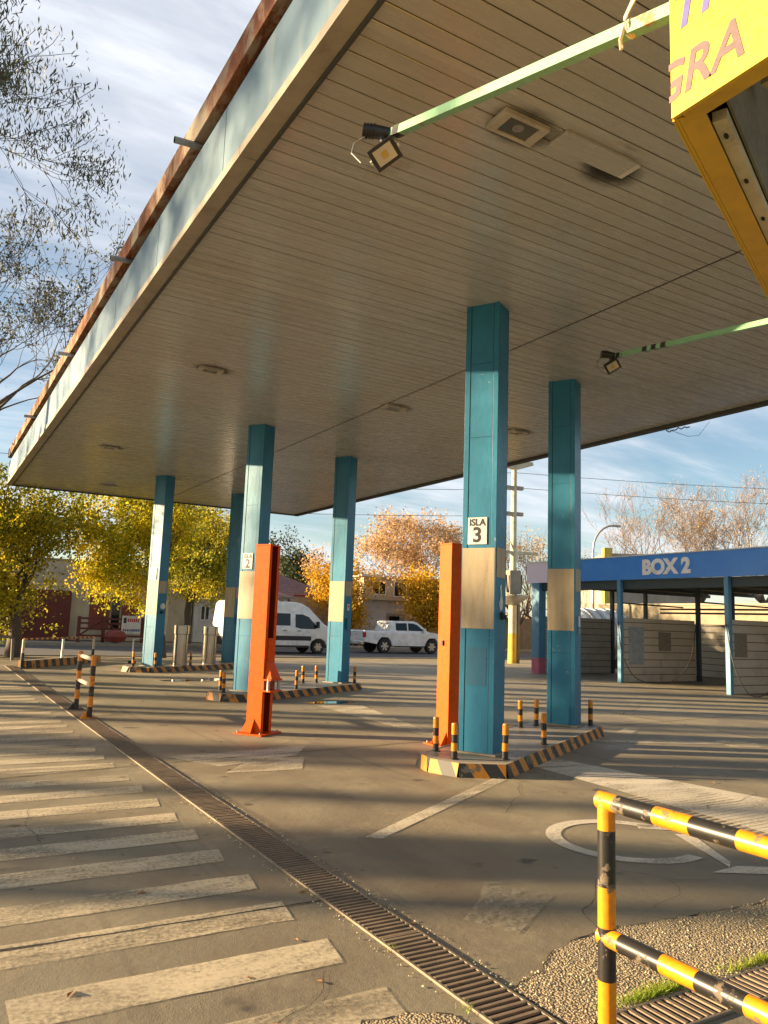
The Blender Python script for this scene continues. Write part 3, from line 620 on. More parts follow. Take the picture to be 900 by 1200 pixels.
# ------------------------------------------------------------------ orange lift posts
def lift(x, y, face, label, carriage=True, htot=2.68):
    root = empty('lift_post', (x, y, 0), face, label, 'car lift', 'pair of orange car lift posts')
    W, D, t = 0.27, 0.25, 0.012     # local +X is the open side
    b = MB()
    b.span((-D/2, -W/2, 0.02), (-D/2+t, W/2, htot), ORG)
    b.span((-D/2+t, -W/2, 0.02), (D/2, -W/2+t, htot), ORG); b.span((-D/2+t, W/2-t, 0.02), (D/2, W/2, htot), ORG)
    b.span((D/2-t, -W/2+t, 0.02), (D/2, -W/2+0.06, htot), ORG); b.span((D/2-t, W/2-0.06, 0.02), (D/2, W/2-t, htot), ORG)
    b.span((-D/2-.004, -W/2-.004, htot), (D/2+.004, W/2+.004, htot+0.02), ORG)
    b.build('post', root, 0.002)
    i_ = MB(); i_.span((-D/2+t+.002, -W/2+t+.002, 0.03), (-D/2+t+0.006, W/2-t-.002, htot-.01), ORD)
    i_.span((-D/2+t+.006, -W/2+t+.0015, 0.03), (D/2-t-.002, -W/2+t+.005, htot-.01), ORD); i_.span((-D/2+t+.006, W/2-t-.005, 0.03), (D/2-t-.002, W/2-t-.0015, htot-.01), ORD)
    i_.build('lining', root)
    cab = MB(); cab.tube([(0.02, -0.05, htot-.02), (0.06, -0.06, htot-0.3), (0.03, -0.05, 1.5), (0.03, -.05, .1)], 0.011, GALV, 6); cab.tube([(0.0, 0.05, htot-.02), (0.0, 0.05, 0.1)], 0.014, BPL, 6); cab.build('cable', root)
    p = MB(); p.span((-0.24, -0.26, 0.004), (0.22, 0.26, 0.022), ORG)
    for s_ in (-1, 1):
        p.add([(-D/2-.0005, s_*0.10, 0.022), (-D/2-0.10, s_*0.10, 0.022), (-D/2-.0005, s_*0.10, 0.20), (-D/2-.0005, s_*0.11, 0.022), (-D/2-0.10, s_*0.11, 0.022), (-D/2-.0005, s_*0.11, 0.20)], [(0, 1, 2), (5, 4, 3), (0, 3, 4, 1), (1, 4, 5, 2)], ORG)
        p.add([(0, s_*(W/2+.001), 0.022), (0, s_*(W/2+0.09), 0.022), (0, s_*(W/2+.001), 0.22), (0.012, s_*(W/2+.001), 0.022), (0.012, s_*(W/2+0.09), 0.022), (0.012, s_*(W/2+.001), 0.22)], [(0, 1, 2), (5, 4, 3), (0, 3, 4, 1), (1, 4, 5, 2)], ORG)
    for sx_ in (-.2, .18):
        for sy_ in (-.22, .22): p.tube([(sx_, sy_, 0.02), (sx_, sy_, 0.045)], 0.014, GALV, 6)
    p.build('base_plate', root)
    if carriage:
        c = MB(); c.span((-0.06, -W/2+0.062, 0.78), (D/2+0.03, W/2-0.062, 1.35), ORG)
        c.add([(D/2+.002, -0.115, 0.78), (D/2+.13, -0.115, 0.78), (D/2+.13, 0.115, 0.78), (D/2+.002, 0.115, 0.78), (D/2+.002, -.08, 1.02), (D/2+.035, -.07, 1.02), (D/2+.035, .07, 1.02), (D/2+.002, .08, 1.02)], [(0, 1, 5, 4), (1, 2, 6, 5), (2, 3, 7, 6), (0, 4, 7, 3)], ORG)
        c.span((D/2+0.002, -0.15, 0.755), (D/2+0.14, 0.15, 0.778), ORG); c.span((D/2+0.002, -0.15, 0.60), (D/2+0.14, 0.15, 0.62), ORG)
        for s_ in (-0.13, 0.13): c.tube([(D/2+0.09, s_, 0.60), (D/2+0.09, s_, 0.78)], 0.022, GALV, 10)
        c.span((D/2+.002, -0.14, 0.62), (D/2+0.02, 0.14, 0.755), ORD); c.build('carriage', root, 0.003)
    else:
        c = MB(); c.box((-D/2-0.012, 0.02, 1.38), (0.03, 0.05, 0.07), BPL); c.box((0, -0.001-W/2, 1.4), (0.0, 0, 0), BPL) if False else None; c.build('switch', root)
        c = MB(); c.span((-.02, W/2+.001, 0.42), (.05, W/2+0.03, 0.50), BPL); c.build('lock_lever', root)
        c = MB(); c.box((0.02, W/2+0.10, 0.30), (0.10, 0.20, 0.05), ORG); c.box((0.02, W/2+0.10, 0.14), (0.10, 0.20, 0.05), ORG); c.build('arm_stub', root, .003)
    return root
fang = math.atan2(8.9-10.67, 6.17-4.3)
lift(4.31, 10.70, R(-56), 'open orange lift post with its carriage showing, in front of the isla 2 column')
lift(6.375, 8.93, R(2), 'closed back of the orange lift post standing beside the ISLA 3 column', False, 2.74)

# ------------------------------------------------------------------ striped rails
def striped_tube(mb, a_, b_, r, segs, n=20, start=0):
    a_, b_ = Vector(a_), Vector(b_); t = 0; L = (b_-a_).length; d = (b_-a_)/L; k = start; i = 0
    while t < L-1e-4:
        s = min(segs[i % len(segs)], L-t); mb.tube([a_+d*t, a_+d*(t+s)], r, (YEL, BLK)[k % 2], n, False); t += s; k += 1; i += 1
    mb.lathe([(r, 0), (r*.9, 0.002)], (YEL, BLK)[start % 2], n, Matrix.Translation(a_) @ d.to_track_quat('Z', 'Y').to_matrix().to_4x4() @ Matrix.Translation((0, 0, -0.002)))
hr = empty('handrail', (2.585, 2.465, 0), 0, 'large black and yellow striped pipe handrail in the near right corner', 'handrail')
rr_ = 0.037
p = MB(); z = 0.0
lv = [0.0, 0.05, 0.22, 0.425, 0.585, 0.81, 0.925]
for i in range(6): p.tube([(0, 0, lv[i]), (0, 0, lv[i+1])], rr_, (BLK, YEL)[i % 2], 28, False)
p.lathe([(0.09, 0.0), (0.09, 0.012), (0.04, 0.014)], BLK, 20); p.build('post', hr, smooth=True)
t_ = MB(); t_.tube([(0, 0, 0.92), (0, 0, 0.9245), (0, 0, 0.924)], rr_*1.004, YEL, 28)
t_.tube([(0, rr_, 0.925), (0, -0.065, 0.925)], rr_, YEL, 28); y = -0.065; k = 1
for L in (0.2, 0.17, 0.2, 0.18, 0.2, 0.18, 0.2, 0.18, 0.2, 0.18): t_.tube([(0, y, 0.925), (0, y-L, 0.925)], rr_, (YEL, BLK)[k % 2], 28, False); y -= L; k += 1
t_.build('top_rail', hr, smooth=True)
t_ = MB(); y = 0.03; k = 0
for L in (0.11, 0.208, 0.16, 0.2, 0.17, 0.2, 0.17, 0.2, 0.17, 0.2, 0.17): t_.tube([(0, y, 0.385), (0, y-L, 0.385)], rr_, (YEL, BLK)[k % 2], 28, k == 0); y -= L; k += 1
t_.build('middle_rail', hr, smooth=True)
p = MB(); z = 0
for i in range(5): p.tube([(0, -1.82, i*0.18), (0, -1.82, i*0.18+0.18)], rr_, (BLK, YEL)[i % 2], 24, False)
p.build('post', hr, smooth=True)
# small barrier across the drain
br = empty('barrier_rail', (2.39, 12.86, 0), 0, 'small black and yellow barrier standing beside the drain left of the lift post', 'barrier')
for y, foot in ((0.0, YEL), (1.2, BLK)):
    p = MB(); z = 0.03; i = 0
    while z < 0.95: p.tube([(0, y, z), (0, y, min(z+0.155, 0.955))], 0.040, (BLK if i % 2 == 0 else YEL), 16, i == 6); z += 0.155; i += 1
    p.lathe([(0.04, 0.95), (0.036, 0.965), (0.02, 0.972)], YEL, 16, Matrix.Translation((0, y, 0)))
    p.span((-0.13, y-0.07, 0.001), (0.11, y+0.07, 0.03), foot); p.add([(-.12, y-.012, .03), (-.04, y-.012, .03), (-.04, y-.012, .13), (-.12, y+.012, .03), (-.04, y+.012, .03), (-.04, y+.012, .13)], [(0, 1, 2), (5, 4, 3), (0, 3, 4, 1), (2, 5, 3, 0)], foot)
    p.build('post', br, smooth=True)
WY = chip('faded_rail_paint', (0.62, 0.50, 0.33), (0.5, 0.2, 0.12), 0.8, 0.5, 14)
for z in (0.90, 0.50): t_ = MB(); t_.tube([(0, 0.04, z), (0, 1.16, z)], 0.032, WY, 14); t_.build('rail', br, smooth=True)

# far left striped barrier island
ib = empty('striped_kerb_barrier', (2.58, 24.0, 0), math.atan2(3.5, 2.85), 'low striped kerb with a thin striped rail on posts at far left', 'barrier')
k = MB(); striped_kerb(k, [(0, -0.14), (4.0, -0.14), (4.0, 0.14), (0, 0.14)], 0, 0.22, 0.10, 0.40, 0.04, 0.03); k.span((0.02, -.12, .02), (3.98, .12, .215), KERB); k.build('striped_kerb', ib)
for i, x in enumerate((-0.05, 1.95, 3.75)):
    p = MB(); p.tube([(x, 0, 0), (x, 0, 0.42)], 0.045, BLK if i != 1 else WHT, 12); p.tube([(x, 0, .42), (x, 0, 0.80)], 0.038, WY if i != 1 else WHT, 12)
    if i == 0: p.span((x-.16, -.1, 0), (x+.1, .1, 0.04), BLK)
    p.build('post', ib, smooth=True)
t_ = MB(); striped_tube(t_, (-0.05, 0, 0.80), (3.75, 0, 0.80), 0.032, [0.13], 10); t_.build('rail', ib, smooth=True)
# grey pipe hoop beside it
hp = empty('pipe_hoop', (1.2, 27.5, 0), 0.1, 'dark grey pipe hoop at far left under the first yellow tree', 'hoop rail')
p = MB(); p.tube([(-1.2, 0, 0), (-1.2, 0, .72), (0, 0, .74), (1.3, 0, 0.74), (1.42, 0, .68), (1.45, 0, 0)], 0.05, worn('pipe_grey', (.16, .15, .13), .5), 12); p.build('hoop', hp, smooth=True)
# white hoop frame by the column numbered 1
wh = empty('white_frame_stand', (6.05, 26.2, 0), 0.55, 'small white square tube frame standing left of the column numbered 1', 'stand')
p = MB(); p.tube([(0, 0, 0.05), (0, 0, .78), (1.05*.6, 0, .84), (1.05*.6, 0, 0.05)], 0.028, WHT, 8); p.tube([(0, 0, .28), (.63, 0, .32)], .024, WHT, 8); p.build('frame', wh)
p = MB(); p.span((-.06, -.12, 0), (.06, .12, .09), BPL); p.span((.57, -.12, 0), (.69, .12, .09), BPL); p.build('foot', wh, .01)

# ------------------------------------------------------------------ yellow sign and green floodlight arms
sg = empty('yellow_sign', (2.0, 1.60, 3.35), 0, 'open bottomed yellow sign box with mauve GRA lettering at the top right', 'sign')
d2 = Vector((0.916, 0.40, 0)).normalized(); Hs = 0.95
def sgp(s_, t_, z): return (d2.x*t_, -s_+d2.y*t_, z)       # s_ toward camera along face one, t_ along face two
fc = MB(); fc.span((-0.002, -2.2, 0), (0.012, 0, Hs), SIGNY); fc.build('front_panel', sg)
f2 = MB()
nrm2 = Vector((-d2.y, d2.x, 0))
a0 = Vector((0.0125, 0.0, 0)); 
V = [a0, a0+d2*2.6, a0+d2*2.6-nrm2*0.012, a0-nrm2*0.012]
f2.prism([(v.x, v.y) for v in V], 0, Hs, SIGNY); f2.build('side_panel', sg)
fl = MB()
fl.span((0.0125, -2.2, 0.001), (0.075, -0.03, 0.012), SIGNF)
V = [a0-nrm2*0.013, a0-nrm2*0.013+d2*2.6, a0-nrm2*0.095+d2*2.6, a0-nrm2*0.095+d2*0.02]
fl.prism([(v.x, v.y) for v in V], -0.001, 0.011, SIGNF)
fl.build('bottom_flange', sg, 0.002)
ed = MB(); V = [a0, a0+d2*2.6, a0+d2*2.6+nrm2*0.006, a0+nrm2*0.006]; ed.prism([(v.x, v.y) for v in V], -0.004, 0.02, SIGNY); ed.build('edge_lip', sg)
bt = MB(); V = [a0-nrm2*0.098+d2*0.10, a0-nrm2*0.098+d2*2.5, a0-nrm2*0.145+d2*2.5, a0-nrm2*0.145+d2*0.10]; bt.prism([(v.x, v.y) for v in V], 0.012, 0.05, WOOD)
for i in range(7):
    c_ = a0-nrm2*0.120+d2*(0.2+0.33*i); bt.prism([((c_+d2*0.02*math.cos(w)-nrm2*0.008*math.sin(w)).x, (c_+d2*0.02*math.cos(w)-nrm2*0.008*math.sin(w)).y) for w in [k*math.pi/4 for k in range(8)]], 0.0105, 0.0118, DARK)
bt.build('batten', sg)
lid = MB(); SGI = worn('sign_inside_grey', (0.20, 0.19, 0.14), 0.7, amt=0.6, scale=4)
V = [(0.014, -2.2), (a0.x+0.05, -0.02), (a0.x+d2.x*2.6, a0.y+d2.y*2.6-0.02), (2.4, -2.2)]; lid.prism(V, Hs-0.03, Hs-0.01, SGI)
V = [a0-nrm2*0.15, a0-nrm2*0.15+d2*2.6, a0-nrm2*0.16+d2*2.6, a0-nrm2*0.16]; lid.prism([(v.x, v.y) for v in V], 0.05, Hs-0.03, SGI); lid.build('inner_lining', sg)
tube_ = MB(); tube_.tube([(0.55, -0.05, 0.30), (0.55, -2.1, 0.30)], 0.018, WHT, 10); tube_.box((0.55, -1.1, 0.36), (0.10, 2.2, 0.06), WOOD); tube_.build('lamp_tube', sg)
tx = MB(); Mt = Matrix(((0, 0, -1, -0.003), (-1, 0, 0, 0), (0, 1, 0, 0), (0, 0, 0, 1)))
cap = 0.137
text_mb(tx, 'GRA', cap/0.70*1.0, MAUVE, Mt @ Matrix.Translation((-0.085, 0.063, 0)), 0.001, 0.0035, 0.22, clip=0.087, sx=0.90)
tx.build('lettering', sg); tx = MB()
text_mb(tx, 'TI', 0.20, VIOL, Mt @ Matrix.Translation((0.0, 0.305, 0)), 0.001, 0.004, 0.22, sx=0.95)
tx.build('lettering', sg)
def post(name, x, y, z1, label):
    p = MB(); p.tube([(0, 0, 0), (0, 0, z1)], 0.055, GREEN, 16); p.lathe([(0.14, 0), (.14, .015), (.06, .02)], GREEN, 16); o = p.build(name, smooth=True); o.location = (x, y, 0); return o
def arm(A, B, w, label, flood_label, rope=False, tape_at=None):
    A, B = Vector(A), Vector(B); root = empty('arm_post', B, 0, label, 'lamp arm'); d = (A-B); L = d.length; d.normalize()
    q = d.to_track_quat('X', 'Z').to_matrix().to_4x4()
    b = MB(); b.span((0, -w/2, -w/2), (L, w/2, w/2), GREEN, q); b.build('tube', root, 0.003)
    p = MB(); p.tube([Vector((0, 0, 0))-d*0.03, Vector((0, 0, 0))+d*0.03], 0.07, GREEN, 14)
    p.tube([(0, 0, -B.z), (0, 0, 0.12)], 0.05, GREEN, 14); p.lathe([(0.14, -B.z), (.14, -B.z+.015), (.06, -B.z+.02)], GREEN, 16); p.build('post', root, smooth=True)
    tp = MB()
    tp.span((L-0.13, -w/2-0.002, -w/2-0.002), (L-0.05, w/2+.002, w/2+.002), BPL, q)
    if tape_at:
        for t in tape_at: tp.span((t, -w/2-0.002, -w/2-.002), (t+0.10, w/2+.002, w/2+.002), BPL, q)
    tp.build('black_tape', root)
    # flood lamp at the tip
    E_ = A-B
    fl = empty('floodlight', A, 0, flood_label, 'floodlight', 'floodlights at the tips of the green arms')
    cam_dir = Vector((-0.35, -0.72, -0.60)).normalized()
    M = Matrix.Translation(Vector((-0.03, 0.03, -0.14))) @ cam_dir.to_track_quat('Z', 'Y').to_matrix().to_4x4() @ Matrix.Rotation(R(38), 4, 'Z')
    h = MB(); h.span((-0.095, -0.075, -0.035), (0.095, 0.075, 0), BPL, M)
    for i in range(8): h.span((-0.08+i*0.021, -0.06, -0.055), (-0.072+i*0.021, 0.06, -0.0355), BPL, M)
    h.build('housing', fl, 0.003)
    g_ = MB(); g_.span((-0.068, -0.052, 0.0012), (0.068, 0.052, 0.004), worn('flood_reflector', (0.62, 0.55, 0.38), 0.3, amt=0.15), M); g_.span((-0.022, -0.022, 0.0045), (0.022, 0.022, 0.006), worn('led_chip', (0.55, 0.38, 0.08), 0.4, amt=0.0), M); g_.build('lens', fl)
    br_ = MB(); br_.span((-0.11, -0.012, -0.06), (-0.098, 0.012, 0.0), WHT, M); br_.span((0.098, -0.012, -0.06), (0.11, 0.012, 0.0), WHT, M); br_.span((-0.11, -0.012, -0.072), (0.11, 0.012, -0.060), WHT, M); br_.build('bracket', fl)
    s = MB(); s.tube([Vector((0, 0, 0.0)), Vector((-0.09, 0.06, 0.015)), Vector((-0.16, 0.10, 0.02))], [0.035, 0.045, 0.045], BPL, 12); s.tube([(-.06, 0.04, 0.0), (-0.04, .03, -0.10)], 0.025, BPL, 8)
    for i in range(4): s.tube([Vector((-0.10-0.018*i, .065+.011*i, 0.016)), Vector((-0.105-0.018*i, .068+.011*i, 0.017))], 0.052, BPL, 14)
    s.build('sensor', fl, smooth=True)
    c = MB(); pts = [Vector((-0.15, .09, -0.02)), Vector((-0.22, .11, -.09)), Vector((-0.24, .10, -0.17)), Vector((-0.19, .06, -.24)), Vector((-0.10, .05, -.25))]
    c.tube(pts, 0.006, GALV, 6); c.build('cable', fl)
    return q, L, B
q_, L_, B_ = arm((2.357, 4.10, 4.835), (2.366, 0.9, 3.811), 0.055, 'long green square arm with a rope knot, reaching from the yellow sign', 'floodlight on the long upper arm, near the top of the picture')
arm((7.369, 6.822, 5.134), (5.601, 1.504, 3.908), 0.055, 'lower thinner green arm entering from the right edge with dark tape marks', 'smaller floodlight on the lower arm beside the rear right column', tape_at=[4.55, 4.75, 4.95])
rp = MB(); kn = Vector((2.363, 2.10, 4.195)); ROPE = worn('rope', (0.55, 0.50, 0.42), 0.9, amt=0.2, scale=20)
for i in range(5):
    o = Vector((0.0, 0.0, 0.008*i)); rp.tube([kn+Vector((-.03, 0, .03))+o*.5, kn+Vector((-0.06, -0.13, 0.10))+o, kn+Vector((-.13, -0.33, 0.13))+o*1.5, kn+Vector((-.2, -0.55, 0.18))+o], 0.006, ROPE, 6)
for i in range(3):
    y = -0.012*i; rp.tube([kn+Vector((.034*math.cos(w), y, .034*math.sin(w))) for w in [k*math.pi/6 for k in range(13)]], 0.006, ROPE, 6, False)
rp.tube([kn+Vector((-.034, .0, 0)), kn+Vector((-.045, .01, -0.06)), kn+Vector((-.03, .02, -.09)), kn+Vector((-.05, .0, -.10))], 0.008, ROPE, 6)
rp.build('rope', label='pale rope tied in a knot round the green arm beside the yellow sign', cat='rope')

# ------------------------------------------------------------------ car wash
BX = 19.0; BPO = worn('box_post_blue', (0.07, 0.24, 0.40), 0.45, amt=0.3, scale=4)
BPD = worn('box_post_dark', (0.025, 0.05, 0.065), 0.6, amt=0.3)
cw = empty('car_wash', (BX, 12.0, 0), 0, 'open car wash bays under a long blue band reading BOX 2', 'car wash')
def wb(mb, name, parent=cw, **k):
    o = parent
    while o.parent: o = o.parent
    M = Matrix.Translation(-Vector(o.location)); mb.v = [tuple(M @ Vector(p)) for p in mb.v]; return mb.build(name, parent, **k)
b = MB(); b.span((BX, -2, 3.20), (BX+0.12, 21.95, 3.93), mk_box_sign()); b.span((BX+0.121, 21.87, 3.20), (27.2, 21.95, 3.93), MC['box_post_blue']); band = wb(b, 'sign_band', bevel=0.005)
t_ = MB(); Mb = Matrix(((0, 0, -1, BX-0.004), (-1, 0, 0, 16.60), (0, 1, 0, 3.36), (0, 0, 0, 1)))
SLET = worn('sign_letter_grey', (0.85, 0.85, 0.84), 0.5, amt=0.15)
text_mb(t_, 'BOX 2', 0.60, SLET, Mb, 0.01, 0.032, 0, sx=1.02); text_bounds = None
wb(t_, 'lettering', band)
t_ = MB(); t_.span((BX-0.02, -2, 3.93), (BX+0.14, 21.97, 3.96), WHT); t_.span((BX+0.12, -2, 3.90), (27.2, 21.9, 3.95), GALV); wb(t_, 'roof')
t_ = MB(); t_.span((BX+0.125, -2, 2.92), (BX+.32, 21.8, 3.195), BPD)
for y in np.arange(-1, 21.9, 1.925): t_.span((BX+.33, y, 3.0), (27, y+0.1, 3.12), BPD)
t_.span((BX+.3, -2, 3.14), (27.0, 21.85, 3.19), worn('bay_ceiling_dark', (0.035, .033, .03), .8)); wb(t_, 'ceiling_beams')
p = MB(); p.span((BX-0.02, 21.25, 0), (BX+0.3, 21.62, 3.2), BPO); wp = wb(p, 'post', label='wide blue end post with a pink foot')
p = MB(); p.span((BX-.022, 21.248, 0.0), (BX+.302, 21.622, .55), worn('pink_paint', (.50, .13, .20), .5, amt=.3)); wb(p, 'painted_foot', wp)
for y in (17.55, 13.7, 9.85, 6.0):
    p = MB(); p.span((BX, y-0.07, 0), (BX+0.13, y+0.07, 3.2), BPO); wb(p, 'post', bevel=.004)
for y in (21.4, 17.55, 13.7, 9.85):
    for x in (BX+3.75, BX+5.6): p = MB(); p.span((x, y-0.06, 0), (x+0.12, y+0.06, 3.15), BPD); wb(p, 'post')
PAN = mk_block('precast_panel_wall', (0.52, 0.49, 0.43), (0.46, 0.43, 0.38), (0.10, 0.09, 0.075), 6.0, 0.235, 'X')
PANY = mk_block('precast_panel_wall_side', (0.52, 0.49, 0.43), (0.46, 0.43, 0.38), (0.10, 0.09, 0.075), 6.0, 0.235, 'Y')
for y in (21.4, 17.62, 13.77, 9.92):
    w = MB(); w.span((BX+0.22, y, 0), (BX+3.72, y+0.10, 2.02), PAN); wb(w, 'bay_wall')
for ya, yb, z in ((17.75, 21.35, 1.95), (13.9, 17.5, 1.45), (10.1, 13.6, 1.9)):
    w = MB(); w.span((BX+6.6, ya, 0), (BX+6.7, yb, z), PANY); wb(w, 'rear_wall')
w = MB(); PST = worn('faded_poster', (0.30, 0.36, 0.42), 0.6, amt=0.4, scale=6)
w.span((BX+.5, 17.612, .55), (BX+1.2, 17.618, 1.75), PST); wb(w, 'poster'); w = MB(); w.span((BX+1.9, 17.612, 1.0), (BX+2.5, 17.618, 1.6), worn('peeling_print', (.22, .20, .17), .7, amt=.5, scale=8)); wb(w, 'poster')
w = MB(); w.span((BX+.4, 13.762, 1.0), (BX+.95, 13.768, 1.65), MC['peeling_print']); wb(w, 'poster')
for z in (2.35, 2.5): t_ = MB(); t_.tube([(BX+6.4, 2, z), (BX+6.4, 21.3, z)], 0.035, BPD, 8); wb(t_, 'pipe')
for y in (15.6, 12.2, 19.0): t_ = MB(); t_.tube([(BX+1.5, y, 3.15), (BX+1.5, y, 2.55), (BX+4.5, y-.3, 2.5)], 0.025, BPD, 6); wb(t_, 'boom_pipe')
t_ = MB(); t_.span((BX+.4, 15.2, 2.95), (BX+.65, 15.4, 3.12), GALV); wb(t_, 'lamp_box')
m_ = empty('washing_machine_unit', (24.1, 14.6, 0), 0, 'dark boxy pump unit in the bay under the BOX 2 band', 'pump unit')
p = MB(); p.span((0, 0, 0), (.9, .7, 1.9), BPD); p.span((-.02, -.02, 1.9), (.92, .72, 1.96), GALV); p.build('cabinet', m_, .01); p = MB(); p.span((-.012, .1, .9), (-.001, .6, 1.6), GALV); p.build('panel', m_)
def hose(x, pts, label):
    h = MB(); P = [Vector((x+dx, y, z)) for dx, y, z in pts]; fine = []
    for i in range(len(P)-1):
        p0 = P[max(i-1, 0)]; p1 = P[i]; p2 = P[i+1]; p3 = P[min(i+2, len(P)-1)]
        for k in range(5):
            t = k/5; fine.append(0.5*((2*p1)+(-p0+p2)*t+(2*p0-5*p1+4*p2-p3)*t*t+(-p0+3*p1-3*p2+p3)*t**3))
    fine.append(P[-1]); h.tube(fine, 0.016, BPL, 6); h.build('pressure_hose', label=label, cat='hose', group='pressure hoses hanging in the wash bays')
hose(BX, [(-.04, 17.55, 1.9), (-.03, 17.4, 0.9), (0.3, 17.2, 0.2), (0.8, 16.9, 0.03), (1.3, 16.6, 0.12), (1.6, 16.2, 0.7), (1.8, 16.1, 1.8), (1.6, 15.9, 2.6)], 'long black hose looping low in the bay left of the blue centre post')
hose(BX, [(-.04, 13.7, 1.9), (-.03, 13.5, 0.8), (0.1, 13.2, 0.1), (0.3, 12.9, 0.05), (.5, 12.7, .4), (.5, 12.6, 1.2), (.5, 12.55, 2.4)], 'black hose looping beside the blue post at the right edge')
hose(BX+5.5, [(0, 17.3, 0.1), (0, 17.2, 1.0), (0.0, 16.8, 1.05), (0.3, 16.2, 0.85), (.6, 15.6, .75), (.6, 15.2, .9)], 'short black hose and lance resting on the low rear wall')
# things behind the wash
LITW = worn('sunlit_cream_wall', (0.28, 0.235, 0.155), 0.85, amt=0.85, scale=1.8)
bw = MB(); bw.span((34.0, 8, -0.1), (34.25, 33, 3.0), LITW); bw.span((33.95, 8, 3.0), (34.3, 33, 3.1), KERB); bw.build('boundary_wall', label='long sunlit cream boundary wall behind the car wash', cat='wall')
tk = empty('storage_tank', (25.1, 24.6, -0.15), 0, 'pale ribbed tank with a rounded top showing above the wash wall', 'tank')
p = MB(); prof = []
for i in range(9): z = 2.6*i/8; prof.append((1.15, z+0.02))
Mh = Matrix.Translation((0, 0, 1.5)) @ Matrix.Rotation(R(90), 4, 'Y') 
p.lathe([(0.3, -1.5), (0.85, -1.42), (1.1, -1.2), (1.15, -.9), (1.15, .9), (1.1, 1.2), (0.85, 1.42), (.3, 1.5)], WHT, 28, Mh); p.build('shell', tk, smooth=True)
for x in (-.9, -.3, .3, .9): p = MB(); p.lathe([(1.16, -.11), (1.18, -.1), (1.18, .1), (1.16, .11)], GALV, 28, Matrix.Translation((x, 0, 0)) @ Mh); p.build('rib', tk, smooth=True)
for x in (-.8, .8): p = MB(); p.span((x-.1, -.8, 0), (x+.1, .8, .7), KERB); p.build('cradle', tk)
bd = empty('beige_shed', (33.8, 32, 0), 0, 'plain beige building with a yellow corner pillar above the blue band', 'building')
p = MB(); BEI = worn('render_beige', (0.42, 0.36, 0.28), 0.85, amt=0.3, scale=1.5)
pts2 = [(36.2, 34.4), (41.0, 31.4), (47, 37), (41, 42)]
loc = [(x-33.8, y-32) for x, y in pts2]
p.prism(loc, 0, 6.3, BEI); p.build('wall', bd)
def local_box(mb, A, B, z0, z1, th, mat, off):
    A, B = Vector((*A, 0)), Vector((*B, 0)); d = (B-A).normalized(); n = Vector((d.y, -d.x, 0)); V = [A+n*off, B+n*off, B+n*(off+th), A+n*(off+th)]
    mb.prism([(v.x, v.y) for v in V], z0, z1, mat)
p = MB(); p.box((2.35, 2.3, 3.3), (.5, .5, 6.6), worn('pillar_yellow', (.70, .50, .10), .7), R(-30)); p.build('pillar', bd)
# utility pole with gear
up = empty('utility_pole', (22.75, 27.2, 0), R(-10), 'tall pale utility pole with a yellow foot, cross arms and a cone shaped collar', 'utility pole')
PALE = worn('pole_concrete', (0.60, 0.54, 0.38), 0.8, amt=0.25, scale=3)
p = MB(); p.tube([(0, 0, 0), (0, 0, 4.2)], [0.19, 0.17], PALE, 16); p.tube([(0, 0, 4.2), (0, 0, 8.7)], [0.15, 0.12], PALE, 14); p.build('shaft', up, smooth=True)
p = MB(); p.tube([(0, 0, 0), (0, 0, 1.3)], [0.193, 0.186], worn('pole_yellow', (.70, .45, .05), .7, amt=.4), 16); p.build('yellow_band', up, smooth=True)
p = MB(); p.span((0.2, -.1, 0), (.32, .08, 2.6), worn('pole_brown', (.20, .15, .10), .8)); p.build('conduit', up)
p = MB(); p.lathe([(0.2, 2.55), (.62, 2.85), (.70, 2.95), (.70, 3.0), (.2, 3.02)], GALV, 20); p.build('cone_collar', up, smooth=True)
p = MB(); p.span((-.28, -.22, 3.05), (.28, .22, 4.1), KERB); p.tube([(-.34, -.1, 3.1), (-.42, -.1, 3.9)], .05, BPL, 8); p.tube([(.34, -.1, 3.1), (.36, -.1, 3.9)], .05, BPL, 8); p.build('gear_box', up, .03)
p = MB(); p.span((-.85, -.07, 4.85), (1.25, .07, 4.98), PALE); p.tube([(-.7, 0, 4.98), (0, 0, 5.5)], .03, PALE, 6); p.build('cross_arm', up)
for z in (6.6, 7.8): p = MB(); p.span((-.45, -.09, z), (.45, .09, z+.16), BEI); p.build('cross_arm', up)
p = MB(); p.add([(-.95, -.12, 8.9), (.1, -.12, 8.72), (.95, -.12, 9.0), (-.95, .12, 8.9), (.1, .12, 8.72), (.95, .12, 9.0), (-.9, -.12, 9.05), (.9, -.12, 9.15), (-.9, .12, 9.05), (.9, .12, 9.15)], [(0, 1, 2, 7, 6), (5, 4, 3, 8, 9), (0, 3, 4, 1), (1, 4, 5, 2), (2, 5, 9, 7), (6, 7, 9, 8), (0, 6, 8, 3)], PALE); p.build('top_plate', up)
# curved street lamp
sl = empty('street_lamp', (32.2, 31.6, 0), 0, 'thin curved street lamp arching over the car wash roof', 'street lamp')
p = MB(); pts = [(0, 0, 0), (0, 0, 6.0)]+[(1.0-1.0*math.cos(w), -0.6*(1-math.cos(w)), 6.0+1.45*math.sin(w)) for w in [R(k) for k in (15, 30, 45, 60, 75, 90)]]
p.tube(pts, [0.09]+[0.06]*(len(pts)-1), GALV, 10); p.build('pole', sl, smooth=True); p = MB(); p.span((1.0, -.68, 7.38), (1.5, -.5, 7.5), GALV); p.build('lamp_head', sl, .02)
